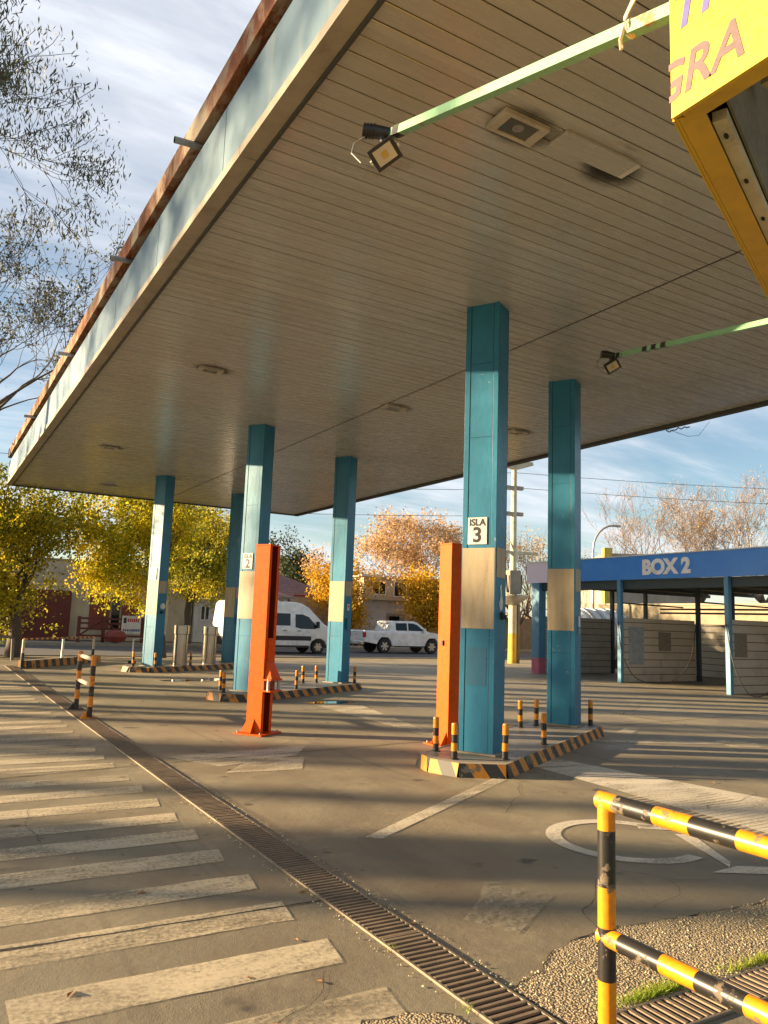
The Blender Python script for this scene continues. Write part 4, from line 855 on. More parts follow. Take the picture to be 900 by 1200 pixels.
# wires
WIR = worn('wire', (.03, .03, .03), .7)
def wire(A, B, sag, label, r=0.011):
    A, B = Vector(A), Vector(B); w = MB(); pts = [A.lerp(B, i/16)-Vector((0, 0, sag*4*(i/16)*(1-i/16))) for i in range(17)]; w.tube(pts, r, WIR, 5, False)
    w.build('overhead_wire', label=label, cat='wire', group='overhead wires across the street')
for i, z in enumerate((8.5, 7.9, 6.7)):
    wire((-20, 43.5, z+0.6), (22.75, 27.3, z-0.1 if i else 8.6), 0.9, ('upper', 'middle', 'lowest')[i]+' thin wire crossing the sky behind the isla 2 column')
for i, z in enumerate((8.6, 7.9)): wire((22.9, 27.2, z), (60, 8, z+1.2), 0.7, ('upper', 'lower')[i]+' thin wire running right from the utility pole over the car wash')

# ------------------------------------------------------------------ vehicles
def body_mesh(prof, hw, cuts, xcuts, mat):
    """side outline (x, z) drawn to full width, narrowed by height"""
    bm = bmesh.new(); n = len(prof)
    va = [bm.verts.new((x, -1, z)) for x, z in prof]; vb = [bm.verts.new((x, 1, z)) for x, z in prof]
    bm.faces.new(va); bm.faces.new(vb[::-1])
    for i in range(n): bm.faces.new((va[(i+1) % n], va[i], vb[i], vb[(i+1) % n]))
    for z in cuts: bmesh.ops.bisect_plane(bm, geom=bm.verts[:]+bm.edges[:]+bm.faces[:], plane_co=(0, 0, z), plane_no=(0, 0, 1))
    for x in xcuts: bmesh.ops.bisect_plane(bm, geom=bm.verts[:]+bm.edges[:]+bm.faces[:], plane_co=(x, 0, 0), plane_no=(1, 0, 0))
    for v in bm.verts: v.co.y *= hw(v.co.x, v.co.z)
    bmesh.ops.recalc_face_normals(bm, faces=bm.faces); bm.verts.index_update()
    mb = MB(); mb.add([v.co.copy() for v in bm.verts], [tuple(v.index for v in f.verts) for f in bm.faces], mat); bm.free(); return mb
def wheel(parent, x, y, r, side, wd=0.23):
    t = MB(); M = Matrix.Translation((x, y, r)) @ Matrix.Rotation(R(90), 4, 'X')
    t.lathe([(r*.62, -wd/2), (r*.93, -wd/2), (r, -wd/2+.03), (r, wd/2-.03), (r*.93, wd/2), (r*.62, wd/2)], RUB, 26, M); o = t.build('wheel', parent, smooth=True)
    q = MB(); s = side; zf = s*(wd/2-0.02)
    q.lathe([(0.02, -.04), (r*.61, -.04), (r*.61, .04), (.02, .04)], TRIM, 22, M)
    yy_ = y+side*(wd/2+.006)
    for k in range(6):
        w = k*math.pi/3; c = Vector((math.cos(w), 0, math.sin(w))); e = Vector((-math.sin(w), 0, math.cos(w)))
        P0 = Vector((x, yy_, r)); q.add([P0+c*.04-e*.05, P0+c*.04+e*.05, P0+c*r*.6+e*.055, P0+c*r*.6-e*.055], [(0, 1, 2, 3)], RIM)
    q.tube([Vector((x, yy_-side*.03, r)), Vector((x, yy_+side*.012, r))], .07, RIM, 12); q.build('rim', o); return o
def side_glass(mb, poly, hw, off, sides=(-1, 1), mat=GLASS):
    for s in sides:
        n = len(poly); o = [(x, s*(hw(x, z)+off), z) for x, z in poly]; i_ = [(x, s*(hw(x, z)-.03), z) for x, z in poly]
        mb.add(o+i_, [tuple(range(n)) if s < 0 else tuple(range(n-1, -1, -1))]+[(k, (k+1) % n, n+(k+1) % n, n+k) for k in range(n)], mat)
# minibus, nose toward +X
vb = empty('minibus', (12.55, 37.0, ROAD_Z), 0, 'white high roofed minibus parked across the street behind the isla 2 column', 'minibus')
Lm = 6.05
def hwv(x, z):
    w = 1.02 if z < 1.15 else 1.02-(z-1.15)*0.11
    if x > 5.4: w -= (x-5.4)*0.16
    return w
prof = [(0.04, .42), (0, .7), (0, 1.3), (.08, 2.35), (.2, 2.50), (.6, 2.56), (3.6, 2.56), (3.95, 2.50), (4.4, 2.28), (5.25, 1.48), (5.82, 1.20), (6.0, .98), (6.05, .6), (5.98, .34), (5.45, .30), (5.3, .62), (5.05, .76), (4.8, .76), (4.55, .62), (4.42, .32), (1.75, .32), (1.6, .62), (1.35, .76), (1.1, .76), (.85, .62), (.72, .36)]
bm_ = body_mesh(prof, hwv, (1.15, 1.3, 2.05), (3.56, 5.4), CARW); bm_.build('body', vb, bevel=0.04)
w = MB(); side_glass(w, [(.25, 1.38), (.25, 1.98), (3.35, 1.98), (3.35, 1.38)], hwv, .006); w.build('side_window', vb)
w = MB(); side_glass(w, [(3.62, 1.32), (3.62, 1.95), (4.0, 1.96), (4.35, 1.84), (4.85, 1.34), (4.7, 1.24), (3.9, 1.24)], hwv, .006); w.build('side_window', vb)
w = MB(); w.add([(4.52, -.86, 2.19), (4.52, .86, 2.19), (5.27, .84, 1.50), (5.27, -.84, 1.50)], [(0, 1, 2, 3)], GLASS); w.build('windscreen', vb)
w = MB(); side_glass(w, [(.02, .66), (.02, .88), (.8, .88), (4.5, .88), (4.5, .66)], hwv, .012, mat=TRIM); side_glass(w, [(1.8, .33), (1.8, .42), (4.4, .42), (4.4, .33)], hwv, .01, mat=TRIM); w.build('side_moulding', vb)
w = MB(); w.span((-.05, -1.0, .38), (.15, 1.0, .78), TRIM); w.span((5.85, -.85, .34), (6.09, .85, .72), TRIM); w.build('bumper', vb, .02)
for x in (2.95, 3.72):
    w = MB(); w.span((x, -1.045, 1.12), (x+.2, -1.015, 1.15), TRIM); w.build('door_handle', vb)
w = MB(); side_glass(w, [(3.49, .45), (3.49, 2.1), (3.505, 2.1), (3.505, .45)], hwv, .004, mat=TRIM); w.build('door_gap', vb)
w = MB(); w.span((4.75, -1.22, 1.3), (4.87, -1.02, 1.62), TRIM); w.build('wing_mirror', vb, .02)
w = MB(); w.span((3.05, -.1, 2.56), (3.3, .1, 2.62), TRIM); w.build('roof_vent', vb)
w = MB(); w.span((5.82, -.9, .92), (5.98, -.62, 1.12), CHROME); w.build('headlight', vb, .02)
for x in (1.22, 4.92):
    for s in (-1, 1): wheel(vb, x, s*.88, .345, s)
# pickup, nose toward +X
pk = empty('pickup_truck', (21.0, 38.4, ROAD_Z), R(-1), 'white double cab pickup with red tail lamps parked across the street', 'pickup truck')
def hwp(x, z):
    w = .93 if z < 1.12 else .93-(z-1.12)*.24
    if x > 4.7: w -= (x-4.7)*.18
    if x < .1: w -= .03
    return w
prof = [(0.0, .62), (0, 1.18), (.03, 1.24), (1.62, 1.24), (1.62, 1.24), (1.70, 1.74), (1.9, 1.80), (3.2, 1.80), (3.45, 1.74), (4.12, 1.22), (4.95, 1.10), (5.22, .96), (5.3, .7), (5.22, .42), (4.85, .42), (4.75, .70), (4.6, .87), (4.2, .87), (4.02, .70), (3.9, .42), (1.75, .42), (1.65, .7), (1.48, .88), (1.05, .88), (.88, .7), (.78, .50)]
bm_ = body_mesh([p for i, p in enumerate(prof) if i != 4], hwp, (1.12, 1.26, 1.72), (.12, 1.8, 2.76, 4.7), CARW); bm_.build('body', pk, bevel=0.03)
w = MB(); w.span((.08, -.78, 1.236), (1.55, .78, 1.25), TRIM); w.build('bed_cover', pk)
w = MB(); side_glass(w, [(1.98, 1.27), (2.0, 1.68), (2.72, 1.69), (2.72, 1.27)], hwp, .006); w.build('side_window', pk)
w = MB(); side_glass(w, [(2.8, 1.27), (2.8, 1.69), (3.15, 1.69), (3.42, 1.60), (3.85, 1.27)], hwp, .006); w.build('side_window', pk)
w = MB(); w.add([(1.648, -.68, 1.32), (1.648, .68, 1.32), (1.688, .62, 1.68), (1.688, -.62, 1.68)], [(0, 3, 2, 1)], GLASS); w.build('rear_window', pk)
w = MB(); w.add([(3.54, -.66, 1.68), (3.54, .66, 1.68), (4.06, .72, 1.28), (4.06, -.72, 1.28)], [(0, 1, 2, 3)], GLASS); w.build('windscreen', pk)
for s in (-1, 1): w = MB(); w.span((-.025, s*.82-.1, .86), (.16, s*.82+.1, 1.14), REDL); w.build('tail_lamp', pk, .015)
w = MB(); w.span((-.152, -.26, .49), (-.141, .26, .61), WHT); w.build('blank_plate', pk)
w = MB(); w.span((-.03, -.68, .72), (-.002, .68, 1.18), CARW); w.span((-.04, -.12, 1.0), (-.03, .12, 1.05), CHROME); w.build('tailgate', pk, .01)
w = MB(); w.span((-.14, -.85, .46), (-.005, .85, .64), CHROME); w.span((-.12, -.5, .42), (.05, .5, .46), TRIM); w.build('rear_bumper', pk, .02)
w = MB(); w.span((1.9, -.95, .36), (3.85, -.88, .42), TRIM); w.span((1.9, .88, .36), (3.85, .95, .42), TRIM); w.build('side_step', pk)
for x in (2.76, 3.9, 1.66):
    w = MB(); side_glass(w, [(x-.008, .5), (x-.008, 1.2), (x+.008, 1.2), (x+.008, .5)], hwp, .003, mat=TRIM); w.build('door_gap', pk)
w = MB(); w.span((3.72, -1.1, 1.22), (3.86, -.9, 1.42), CARW); w.build('wing_mirror', pk, .02)
w = MB(); w.span((5.1, -.82, .82), (5.24, -.55, 1.0), CHROME); w.build('headlight', pk, .02)
for x in (1.27, 4.38):
    for s in (-1, 1): wheel(pk, x, s*.80, .39, s, .25)

# ------------------------------------------------------------------ houses across the street
BRK = mk_block('dark_red_brick', (0.17, 0.036, 0.026), (0.14, 0.030, 0.022), (0.10, 0.05, 0.04), 0.24, 0.075, 'X')
CRM = worn('house_cream', (0.50, 0.43, 0.32), 0.85, amt=0.25, scale=1.0); WHW = worn('house_white', (0.58, 0.55, 0.52), 0.85, amt=0.2, scale=1.0)
DRD = worn('door_dark_red', (0.22, 0.035, 0.02), 0.6, amt=0.3)
def house(name, loc, label, rz=0): return empty(name, loc, rz, label, 'house')
def hb(mb, name, parent, **k): return mb.build(name, parent, **k)
def window(parent, x0, x1, z0, z1, y, fm=WHT):
    f = MB(); t = .07
    f.span((x0, y-.05, z0), (x1, y+.02, z0+t), fm); f.span((x0, y-.05, z1-t), (x1, y+.02, z1), fm); f.span((x0, y-.05, z0+t), (x0+t, y+.02, z1-t), fm); f.span((x1-t, y-.05, z0+t), (x1, y+.02, z1-t), fm); f.span(((x0+x1)/2-.03, y-.045, z0+t), ((x0+x1)/2+.03, y+.02, z1-t), fm)
    o = f.build('window', parent); g_ = MB(); g_.span((x0+t, y-.02, z0+t), (x1-t, y-.012, z1-t), GLASS); g_.build('pane', o)
h1 = house('brick_shop', (1.0, 46, 0), 'low shop with dark red brick front and cream parapet at far left')
b = MB(); b.span((-9, 0, 0), (6.1, 9, 2.7), BRK); b.build('wall', h1); b = MB(); b.span((-9, .05, 2.702), (6.1, 9, 4.35), CRM); b.span((-9.05, -.02, 4.35), (6.14, 9.05, 4.45), KERB); b.build('parapet', h1)
b = MB(); b.span((1.9, -.03, 0), (2.3, 0.0, 2.6), BPL); b.span((-2.2, -.06, .1), (-.5, 0, 2.4), ORD); b.build('shutter', h1); 
b = MB(); b.span((2.31, -.04, .15), (2.45, -.001, 2.5), WHT); b.build('downpipe', h1)
h2 = house('cream_house', (7.15, 46.4, 0), 'cream house with dark red door panels behind the ranch fence')
b = MB(); b.span((0, 0, 0), (6.85, 8, 4.3), CRM); b.span((-.0, -.12, 4.3), (6.9, 8.05, 4.42), KERB); b.build('wall', h2)
for x0, x1, m in ((1.0, 2.1, DRD), (2.2, 2.65, GLASS), (2.75, 3.7, DRD)): b = MB(); b.span((x0, -.05, .6), (x1, -.001, 2.5), m); b.build('door', h2)
h3 = house('white_house', (14.1, 46.2, 0), 'white house with narrow windows glimpsed between the steel cylinders')
b = MB(); b.span((0, 0, 0), (6.0, 8, 2.9), WHW); b.build('wall', h3)
window(h3, .35, .95, 1.3, 2.2, 0); window(h3, 1.9, 3.2, 1.7, 2.4, 0); window(h3, 3.8, 4.5, 1.5, 2.3, 0)
b = MB(); b.add([(-.4, -.5, 2.9), (6.4, -.5, 2.9), (6.4, 8.4, 2.9), (-.4, 8.4, 2.9), (2, 4, 4.2), (4, 4, 4.2)], [(0, 1, 5, 4), (1, 2, 5), (2, 3, 4, 5), (3, 0, 4), (3, 2, 1, 0)], worn('tile_brown', (.20, .12, .09), .8)); b.build('roof', h3)
ROOF = mk_block('mauve_roof_tiles', (0.23, 0.135, 0.125), (0.20, 0.12, 0.115), (0.10, 0.06, 0.06), 0.9, 0.16, 'X')
h4 = house('hip_roof_house', (19.0, 48.5, 0), 'cream house with a mauve hipped roof behind the minibus')
b = MB(); b.span((-2, 0.6, 0), (4.9, 8, 3.0), CRM); b.span((2.2, -.3, 0), (5.1, .6, 3.05), CRM); b.build('wall', h4)
b = MB(); b.add([(-2.6, -.1, 2.75), (3.2, -.1, 2.75), (5.6, -.2, 3.2), (5.6, 8.6, 2.95), (-2.6, 8.6, 2.95), (-.5, 4.2, 4.95), (2.6, 4.2, 4.95), (3.2, -.1, 2.86), (-2.6, -.1, 2.86)], [(8, 7, 6, 5), (7, 2, 6), (2, 3, 6), (3, 4, 5, 6), (4, 8, 5), (0, 1, 7, 8)], ROOF); b.span((-2.6, -.16, 2.68), (3.2, -.1, 2.86), DRD); b.span((2.4, -.42, 3.08), (5.6, -.34, 3.2), DRD); b.build('roof', h4)
window(h4, -.8, .8, 1.1, 2.2, .6)
h5 = house('two_storey_house', (26.3, 47.5, 0), 'pale house with a sunlit upper floor behind the pickup', R(-4))
b = MB(); b.span((0, 0, 0), (7.2, 7, 3.1), WHW); b.span((-.2, -.35, 3.1), (7.4, 7, 3.28), CRM); b.build('wall', h5)
b = MB(); b.span((.5, 1.0, 3.281), (7, 7, 4.75), CRM); b.span((.2, .7, 4.75), (7.3, 7, 4.9), WHW); b.build('upper_floor', h5)
window(h5, 1.2, 2.3, 3.5, 4.5, 1.0); window(h5, 2.9, 5.0, 3.4, 4.55, 1.0); window(h5, 4.3, 6.2, 1.0, 2.1, 0, GALV)
b = MB(); b.span((1.9, -.06, .05), (3.3, -.001, 2.2), GALV); b.span((2.1, -.09, 1.4), (2.9, -.062, 2.0), GLASS); b.build('door', h5)
lw = MB(); lw.span((34.5, 44.5, 0), (60, 44.8, 2.2), LITW); lw.build('garden_wall', label='cream garden wall beyond the pickup truck', cat='wall')
# ranch fence with banner
fn = empty('ranch_fence', (7.2, 43.6, 0), 0, 'dark red ranch style plank fence with diagonal braces at the far pavement', 'fence')
FR = worn('fence_red', (.13, .03, .022), .7)
for x in (0, 1.25, 3.3): b = MB(); b.span((x-.08, -.08, 0), (x+.08, .08, 1.35), FR); b.build('post', fn)
for z in (.35, .72, 1.0, 1.25): b = MB(); b.span((0.08, -.03, z-.05), (3.22, .03, z+.05), FR); b.build('rail', fn)
for A, B in (((.1, .4), (1.15, 1.2)), ((1.35, 1.2), (2.0, .4)), ((2.1, .4), (2.9, 1.2))):
    b = MB(); b.tube([(A[0], -.05, A[1]), (B[0], -.05, B[1])], .045, FR, 4); b.build('brace', fn)
b = MB(); b.lathe([(.02, .02), (.5, .1), (.6, .35), (.45, .6), (.1, .7)], DRD, 12, Matrix.Translation((1.75, -.4, 0))); b.build('flower_tub', label='dark red rounded shrub tub in front of the ranch fence', cat='tub').location = (7.2, 43.3, 0)
bn = empty('banner', (9.35, 43.48, .5), 0, 'small white banner with red and blue lettering tied to the ranch fence', 'banner')
b = MB(); b.span((0, -.01, 0), (1.0, .005, .95), WHT); b.build('cloth', bn)
b = MB()
for i in range(6): b.span((.30+i*.105, -.016, .62), (.30+i*.105+.075, -.011, .80), worn('print_red', (.5, .05, .04), .6))
b.build('upper_print', bn); b = MB()
for i in range(9): b.span((.08+i*.10, -.016, .12), (.08+i*.10+.07, -.011, .24), worn('print_blue', (.05, .10, .3), .6))
b.span((.08, -.016, .55), (.24, -.011, .84), BPL); b.build('lower_print', bn)
pp = MB(); pp.tube([(0, 0, 0), (0, 0, 2.3)], .11, WOOD, 8); o = pp.build('gate_post', label='short pale wooden post just right of the column numbered 1', cat='post'); o.location = (11.0, 41.0, 0)

# ------------------------------------------------------------------ trees
def grow(mb, rnd, p, d, L, r, depth, mat, tips, spread=0.55, up=0.12, n=6, kids=(2, 4), droop=0.0, minr=0.006, wig=0.18):
    segs = 4; pts = [Vector(p)]; rs = [r]; dd = Vector(d).normalized()
    for i in range(segs):
        dd = (dd+Vector((rnd.gauss(0, wig), rnd.gauss(0, wig), rnd.gauss(0, wig)+up-droop))).normalized(); pts.append(pts[-1]+dd*L/segs); rs.append(max(minr, r*(1-.13*(i+1))))
    mb.tube(pts, rs, mat, n if r > 0.03 else 4 if r > .015 else 3, False)
    if depth == 0: tips.append((pts[-1], dd)); tips.append((pts[2], dd)); return
    for k in range(rnd.randint(*kids)):
        t = 4 if k == 0 else rnd.choice((2, 3, 4, 4)); ax = Vector((rnd.gauss(0, 1), rnd.gauss(0, 1), rnd.gauss(0, .6))).normalized(); nd = (dd+ax*spread*rnd.uniform(.7, 1.4)).normalized()
        grow(mb, rnd, pts[t], nd, L*rnd.uniform(.62, .86), rs[t]*(rnd.uniform(.8, .95) if k == 0 else rnd.uniform(.55, .75)), depth-1, mat, tips, spread, up, n, kids, droop, minr, wig)
def leaves(points, rnd, per, size, mat, name, parent, scatter=0.35, droop=0.0, aspect=0.6, **k):
    n = len(points)*per; rs_ = np.random.RandomState(rnd.randint(0, 10**6))
    P = np.repeat(np.array([list(p) for p in points]), per, 0)+rs_.normal(0, scatter, (n, 3)); s = size*rs_.uniform(.6, 1.3, (n, 1))
    a = rs_.normal(0, 1, (n, 3)); a[:, 2] -= droop; a /= np.linalg.norm(a, axis=1)[:, None]; b = np.cross(a, rs_.normal(0, 1, (n, 3))); b /= np.linalg.norm(b, axis=1)[:, None]
    nn = np.cross(a, b)
    V = np.stack([P-a*s*.5, P+b*s*aspect*.5+nn*s*.08, P+a*s*.5, P-b*s*aspect*.5+nn*s*.08], 1).reshape(-1, 3)
    me = bpy.data.meshes.new(name); me.vertices.add(4*n); me.vertices.foreach_set('co', V.ravel()); me.loops.add(4*n); me.loops.foreach_set('vertex_index', np.arange(4*n, dtype=np.int32))
    me.polygons.add(n); me.polygons.foreach_set('loop_start', np.arange(0, 4*n, 4, dtype=np.int32)); me.polygons.foreach_set('loop_total', np.full(n, 4, dtype=np.int32)); me.update(calc_edges=True); me.materials.append(mat)
    o = bpy.data.objects.new(name, me); COL.objects.link(o); o.parent = parent; tag(o, **k); return o
def blob_points(rnd, c, rad, n, clumps, cs=0.32, hollow=0.45):
    out = []; cl = []
    while len(cl) < clumps:
        v = Vector((rnd.uniform(-1, 1), rnd.uniform(-1, 1), rnd.uniform(-1, 1)))
        if hollow < v.length < 1: cl.append(v)
    for i in range(n):
        v = rnd.choice(cl); w = v+Vector((rnd.gauss(0, cs), rnd.gauss(0, cs), rnd.gauss(0, cs*.7)))
        out.append(Vector((c[0]+w.x*rad[0], c[1]+w.y*rad[1], c[2]+w.z*rad[2])))
    return out
def leafy_tree(loc, c, rad, seed, mat, label, npts=900, per=16, size=0.17, trunk_r=0.17, h0=1.8, clumps=26, name='yellow_leafed_tree', group='yellow leafed street trees', bark=BARK, lean=(0, 0), cs=0.30):
    rnd = random.Random(seed); root = empty(name, loc, 0, label, 'tree', group); L = Vector(loc)
    t = MB(); tips = []; cc = Vector(c)-L; top = Vector((lean[0], lean[1], h0))
    t.tube([(0, 0, -.05), Vector((lean[0]*.2+.05, lean[1]*.3, h0*.4)), Vector((lean[0]*.7-.04, lean[1]*.7, h0*.75)), top], [trunk_r*1.25, trunk_r, trunk_r*.92, trunk_r*.85], bark, 10)
    for k in range(6):
        w = k*1.05+rnd.random(); tgt = cc+Vector((math.cos(w)*rad[0]*.55, math.sin(w)*rad[1]*.55, rnd.uniform(-.1, .6)*rad[2])); d = tgt-top
        grow(t, rnd, top-Vector((0, 0, .1)), d, d.length*.62, trunk_r*.55, 3, bark, tips, .5, .1)
    t.build('trunk', root, smooth=True)
    pts = blob_points(rnd, cc, rad, npts, clumps, cs)+[p for p, d in tips][:250]
    leaves(pts, rnd, per, size, mat, 'crown', root, 0.22*size/0.17, 0.5); return root
LY = mk_leaf('leaves_yellow_green', [(0.13, 0.17, 0.015), (0.28, 0.31, 0.02), (0.52, 0.48, 0.025), (0.78, 0.62, 0.03), (0.85, 0.58, 0.03)], .55)
LG_ = mk_leaf('leaves_olive_gold', [(0.10, 0.13, 0.015), (0.24, 0.25, 0.018), (0.44, 0.38, 0.022), (0.72, 0.52, 0.03)], .5)
LO = mk_leaf('leaves_orange', [(0.56, 0.36, 0.19), (0.64, 0.44, 0.22), (0.52, 0.33, 0.18), (0.70, 0.50, 0.22)], .45)
LGO = mk_leaf('leaves_gold', [(0.45, 0.27, 0.02), (0.62, 0.38, 0.02), (0.55, 0.30, 0.03)], .45)
LE = mk_leaf('leaves_eucalyptus', [(0.08, 0.095, 0.055), (0.13, 0.14, 0.08), (0.20, 0.18, 0.11)], .25, .5)
LC = mk_leaf('leaves_conifer', [(0.03, 0.05, 0.02), (0.06, 0.08, 0.03)], .15)
LGR = mk_leaf('grass_blades', [(0.16, 0.26, 0.02), (0.26, 0.36, 0.03), (0.35, 0.33, 0.08)], .4)
leafy_tree((2.85, 30.0, 0), (1.9, 30.5, 3.7), (2.45, 2.3, 2.25), 11, LG_, 'olive and yellow tree with a straight dark trunk at the left edge', 1000, 30, size=.125, trunk_r=.22, h0=2.0)
leafy_tree((8.05, 29.9, 0), (6.9, 31.3, 4.2), (1.75, 1.7, 2.0), 12, LY, 'bright yellow tree left of the column numbered 1', 800, 30, size=.125, trunk_r=.10, h0=1.9, lean=(-.5, .3))
leafy_tree((12.9, 43.4, 0), (12.9, 41.8, 4.7), (2.3, 2.2, 2.4), 13, LG_, 'green gold tree between the column numbered 1 and the isla 2 column', 900, 24, size=.15, trunk_r=.2, h0=2.3)
leafy_tree((24.0, 46.6, 0), (24.0, 46.6, 2.8), (1.5, 1.5, 2.1), 14, LGO, 'golden shrub like tree between the minibus and the pickup', 420, 14, size=.19, trunk_r=.09, h0=1.2, clumps=14)
leafy_tree((29.6, 44.2, 0), (29.7, 44.0, 2.6), (1.7, 1.5, 1.7), 15, LGO, 'golden yellow young tree above the bonnet of the pickup', 520, 14, size=.19, trunk_r=.09, h0=1.3, clumps=14)
def bare_tree(loc, h, seed, label, leafm=None, per=4, size=.16, depth=5, r=.24, trunk=2.4, spread=.55, limbs=5, name='bare_autumn_tree', group='bare autumn trees behind the street', bark=BARKG, wide=.9, scatter=.3, up=.1, kids=(2, 4), droop=0.0, lf_droop=.2, minr=.009, aspect=.6):
    rnd = random.Random(seed); root = empty(name, loc, 0, label, 'tree', group); t = MB(); tips = []
    t.tube([(0, 0, -.05), (.05, 0, trunk*.5), (0, .05, trunk)], [r*1.2, r, r*.9], bark, 10)
    L = (h-trunk)*.36
    for k in range(limbs):
        w = k*2*math.pi/limbs+rnd.uniform(-.4, .4); grow(t, rnd, (0, 0, trunk-.1), (math.cos(w)*wide, math.sin(w)*wide, 1), L*rnd.uniform(.85, 1.15), r*.6, depth, bark, tips, spread, up, 7, kids, droop, minr)
    t.build('trunk', root, smooth=True)
    if leafm: leaves([p for p, d in tips], rnd, per, size, leafm, 'crown', root, scatter, lf_droop, aspect)
    return root
bare_tree((31.5, 50.5, 0), 8.7, 21, 'largest orange leafed tree, over the pickup truck', LO, 5, .20, 5, .3, 2.0, .6, 7, wide=.9)
bare_tree((27.0, 53.0, 0), 6.6, 22, 'smaller orange tree right behind the rear isla 2 column', LO, 5, .20, 4, .2, 1.8, .6, 6)
bare_tree((37.0, 43.5, 0), 8.5, 28, 'twiggy pinkish tree behind the utility pole', LO, 2, .15, 4, .2, 1.8, .6, 6)
bare_tree((46.0, 41.0, 0), 11.3, 23, 'spiky bare tree behind the curved street lamp', LO, 1, .10, 4, .22, 3.5, .55, 6)
bare_tree((50.5, 38.5, 0), 13.0, 24, 'bare spreading tree above the right part of the blue band', LO, 1, .12, 5, .26, 4.0, .55, 6)
bare_tree((56.0, 37.0, 0), 12.5, 25, 'bare tree at the right edge above the blue band', LO, 1, .12, 5, .26, 4.0, .5, 6)
bare_tree((41.0, 45.5, 0), 7.8, 27, 'low orange tree left of the beige building', LO, 4, .16, 4, .2, 1.5, .6, 7)
leafy_tree((29.0, 66, 0), (29.0, 66, 4.6), (1.6, 1.6, 3.0), 16, LC, 'dark green conical tree behind the mauve roof', 380, 16, size=.24, trunk_r=.2, h0=1.5, clumps=14, name='evergreen_tree', group=None)
# tall trees at upper left
bare_tree((0.2, 29.5, 0), 14.5, 31, 'tall twiggy tree at the left with almost bare branches against the clouds', LE, 2, .12, 6, .22, 6.8, .6, 9, name='tall_bare_tree', group=None, bark=BARK, wide=.9, scatter=.11, kids=(2, 3), droop=0.03)
def euc(loc, seed, label, h=15, trunk=6.5, limbs=6, group=None, per=9, depth=5):
    return bare_tree(loc, h, seed, label, LE, per, .20, depth, .20, trunk, .6, limbs, name='eucalyptus_tree', group=group, bark=BARK, wide=.8, scatter=.24, kids=(2, 4), droop=.05, lf_droop=2.4, aspect=.2)
euc((-3.3, 21.8, 0), 32, 'tall drooping grey green eucalyptus at the top left corner', 18.2, 9.8, limbs=12, per=13)
# unseen trees added out of frame left, crowns shaped to throw the streaky shade
ORDN = ('first', 'second', 'third', 'fourth', 'fifth', 'sixth', 'seventh', 'eighth', 'ninth')
def narrow_shade(i, s_, t_, h, rad, n):
    rnd = random.Random(170+i); root = empty('narrow_shade_tree', (0.505*s_-0.863*t_, 0.863*s_+0.505*t_, 0), 0, '%s narrow unseen tree added left of the station to cast a shade band' % ORDN[i], 'tree', 'narrow unseen trees added for shade')
    t = MB(); t.tube([(0, 0, -.05), (.03, 0, h*.4), (0, .03, h*.75), (0, 0, h*.97)], [.15, .10, .06, .02], BARK, 8)
    for k in range(26):
        z = h*(.12+.8*k/26); w = k*2.4; L = rad*(1.0-.5*k/26)*rnd.uniform(.7, 1.2); t.tube([(0, 0, z), (math.cos(w)*L*.6, math.sin(w)*L*.6, z+L*.9), (math.cos(w)*L, math.sin(w)*L, z+L*2.0)], [.03, .02, .008], BARK, 4, False)
    t.build('trunk', root, smooth=True)
    P = []
    for k in range(n):
        u = rnd.random(); z = h*(.10+.92*u); prof_ = math.sin(math.pi*min(1, u*.93+.10))**.6*(0.75+.35*math.sin(z*2.1+i)+.2*math.sin(z*5.3+i*2)); w = rnd.random()*6.283; r_ = rad*prof_*math.sqrt(rnd.random()); P.append(Vector((math.cos(w)*r_, math.sin(w)*r_, z)))
    leaves(P, rnd, 9, .17, LG_, 'crown', root, .07, 1.0); return root
for i, a_ in enumerate(((5.55, 33, 10.5, .62, 900), (9.9, 36, 11, .62, 800), (12.1, 41, 12, .42, 600), (13.7, 37, 11, .34, 500), (15.5, 44, 12.5, .48, 600), (17.9, 40, 12, .46, 600), (20.2, 46, 13, .5, 600), (26.5, 48, 13, .6, 600), (7.3, 47, 13.0, .28, 260))): narrow_shade(i, *a_)
def tall_shade(s_, t_, seed, h, trunk, per):  # unseen high crowns added to dapple the columns and fascia
    return bare_tree((0.505*s_-0.863*t_, 0.863*s_+0.505*t_, 0), h, seed, 'tall unseen tree with a high crown added for shade left of the station, the %s of four' % {61: 'nearest', 62: 'second', 63: 'third', 64: 'farthest'}[seed], LG_, per, .24, 3, .2, trunk, .6, 5, name='high_shade_tree', group='tall unseen trees added for shade', bark=BARK, scatter=.38, wide=0.6, minr=.008)
for a_ in ((4.6, 43, 61, 19.5, 10.9, 22), (9.0, 50, 62, 20.5, 11.6, 20), (13.0, 44, 63, 18, 10.5, 10), (20.5, 58, 64, 20, 13.0, 3)): tall_shade(*a_)
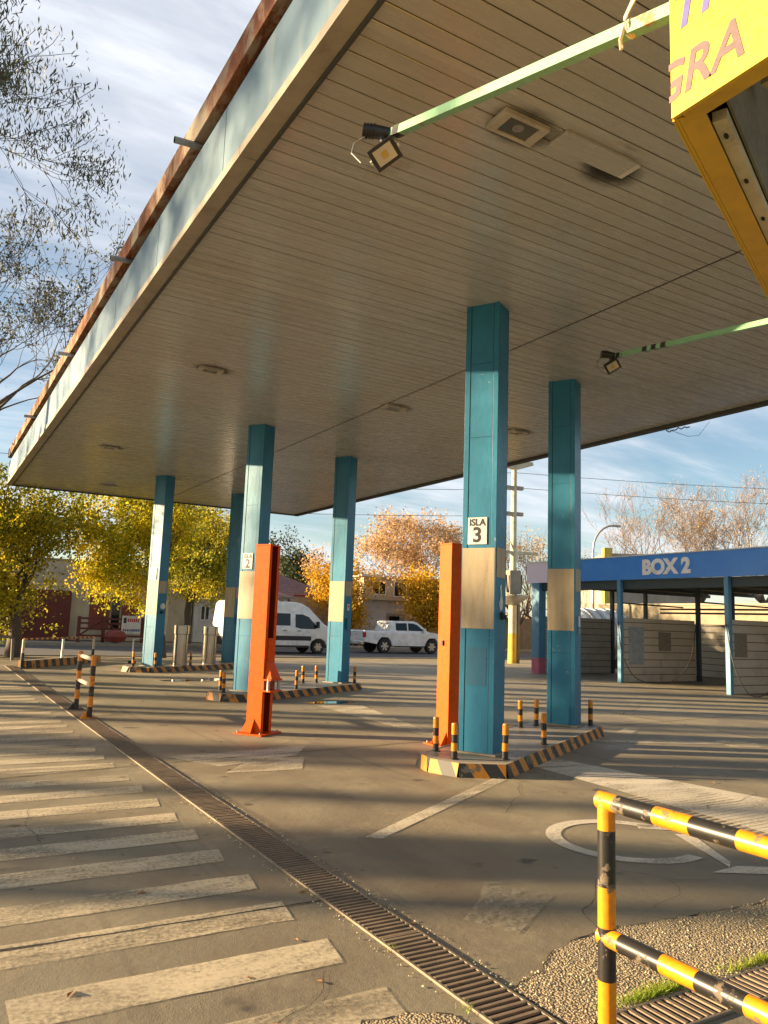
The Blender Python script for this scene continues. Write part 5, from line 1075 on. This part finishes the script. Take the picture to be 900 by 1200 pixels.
# grass tufts by the short grating
gm = MB(); gr = random.Random(5)
for i in range(1500):
    if gr.random() < .62: x = gr.gauss(3.10, .14); y = 2.605+abs(gr.gauss(0, .035))
    elif gr.random() < .8: x = gr.gauss(3.85, .14); y = 2.61+abs(gr.gauss(0, .03))
    elif gr.random() < .6: x = gr.gauss(2.2, .02); y = gr.choice((3.55, 2.9, 2.2, 1.9))+gr.gauss(0, .03)
    else: x = gr.uniform(2.7, 4.4); y = 2.60+abs(gr.gauss(0, .02))
    h = gr.uniform(.012, .05); w = gr.uniform(.0012, .0026); a0 = gr.random()*6.28; lx, ly = gr.gauss(0, .02), gr.gauss(0, .02); cx_, cy_ = math.cos(a0)*w, math.sin(a0)*w
    gm.add([(x-cx_, y-cy_, .004), (x+cx_, y+cy_, .004), (x+lx*.5+cx_*.7, y+ly*.5+cy_*.7, h*.6), (x+lx, y+ly, h), (x+lx*.5-cx_*.7, y+ly*.5-cy_*.7, h*.6)], [(0, 1, 2, 4), (4, 2, 3)], LGR)
gm.build('grass_tufts', kind='stuff', label='bright green grass tufts sprouting beside the short drain grating', cat='grass')
# branching hairline cracks
cr = MB(); cg = random.Random(9)
def crack(x, y, a, L, w):
    n = int(L/0.05); px0 = None
    for i in range(n):
        a += cg.gauss(0, .22); x2, y2 = x+math.cos(a)*.05, y+math.sin(a)*.05; ww = w*(1-.6*i/n)*cg.uniform(.5, 1.3); nx, ny = -math.sin(a)*ww, math.cos(a)*ww
        q0 = px0 or ((x-nx, y-ny, .0058), (x+nx, y+ny, .0058)); q1 = ((x2-nx, y2-ny, .0058), (x2+nx, y2+ny, .0058)); cr.quad(q0[0], q1[0], q1[1], q0[1], DARK); px0 = q1; x, y = x2, y2
        if cg.random() < .02 and L > .8: crack(x, y, a+cg.choice((-1, 1))*.8, L*.35, w*.6)
for c_ in ((3.4, 3.3, 1.3, 2.2, .0028), (4.6, 5.6, .3, 3.0, .003), (0.9, 6.2, 1.5, 1.6, .0022), (6.6, 5.0, 1.0, 2.5, .003), (3.2, 9.4, -.4, 3.5, .004), (9.5, 6.0, 1.8, 3.0, .004), (2.5, 6.8, .2, 1.2, .0025), (1.2, 3.1, .1, .8, .002), (12, 11, .6, 4, .005)): crack(*c_)
cr.build('hairline_cracks', kind='structure')

pu = MB(); pg_ = random.Random(4)
PUD = NT('puddle_water'); PUD.set((0.02, 0.018, 0.014), 0.03, 0, 0.6)
for (px_, py_, ra, rb) in ((6.0, 19.6, .75, .28), (6.9, 19.9, .4, .2), (7.2, 14.2, .5, .22)):
    pu.add([(px_+ra*math.cos(k*.314)*pg_.uniform(.75, 1.2), py_+rb*math.sin(k*.314)*pg_.uniform(.75, 1.2), .0042) for k in range(20)], [tuple(range(20))], PUD.m)
pu.build('puddle', kind='structure')
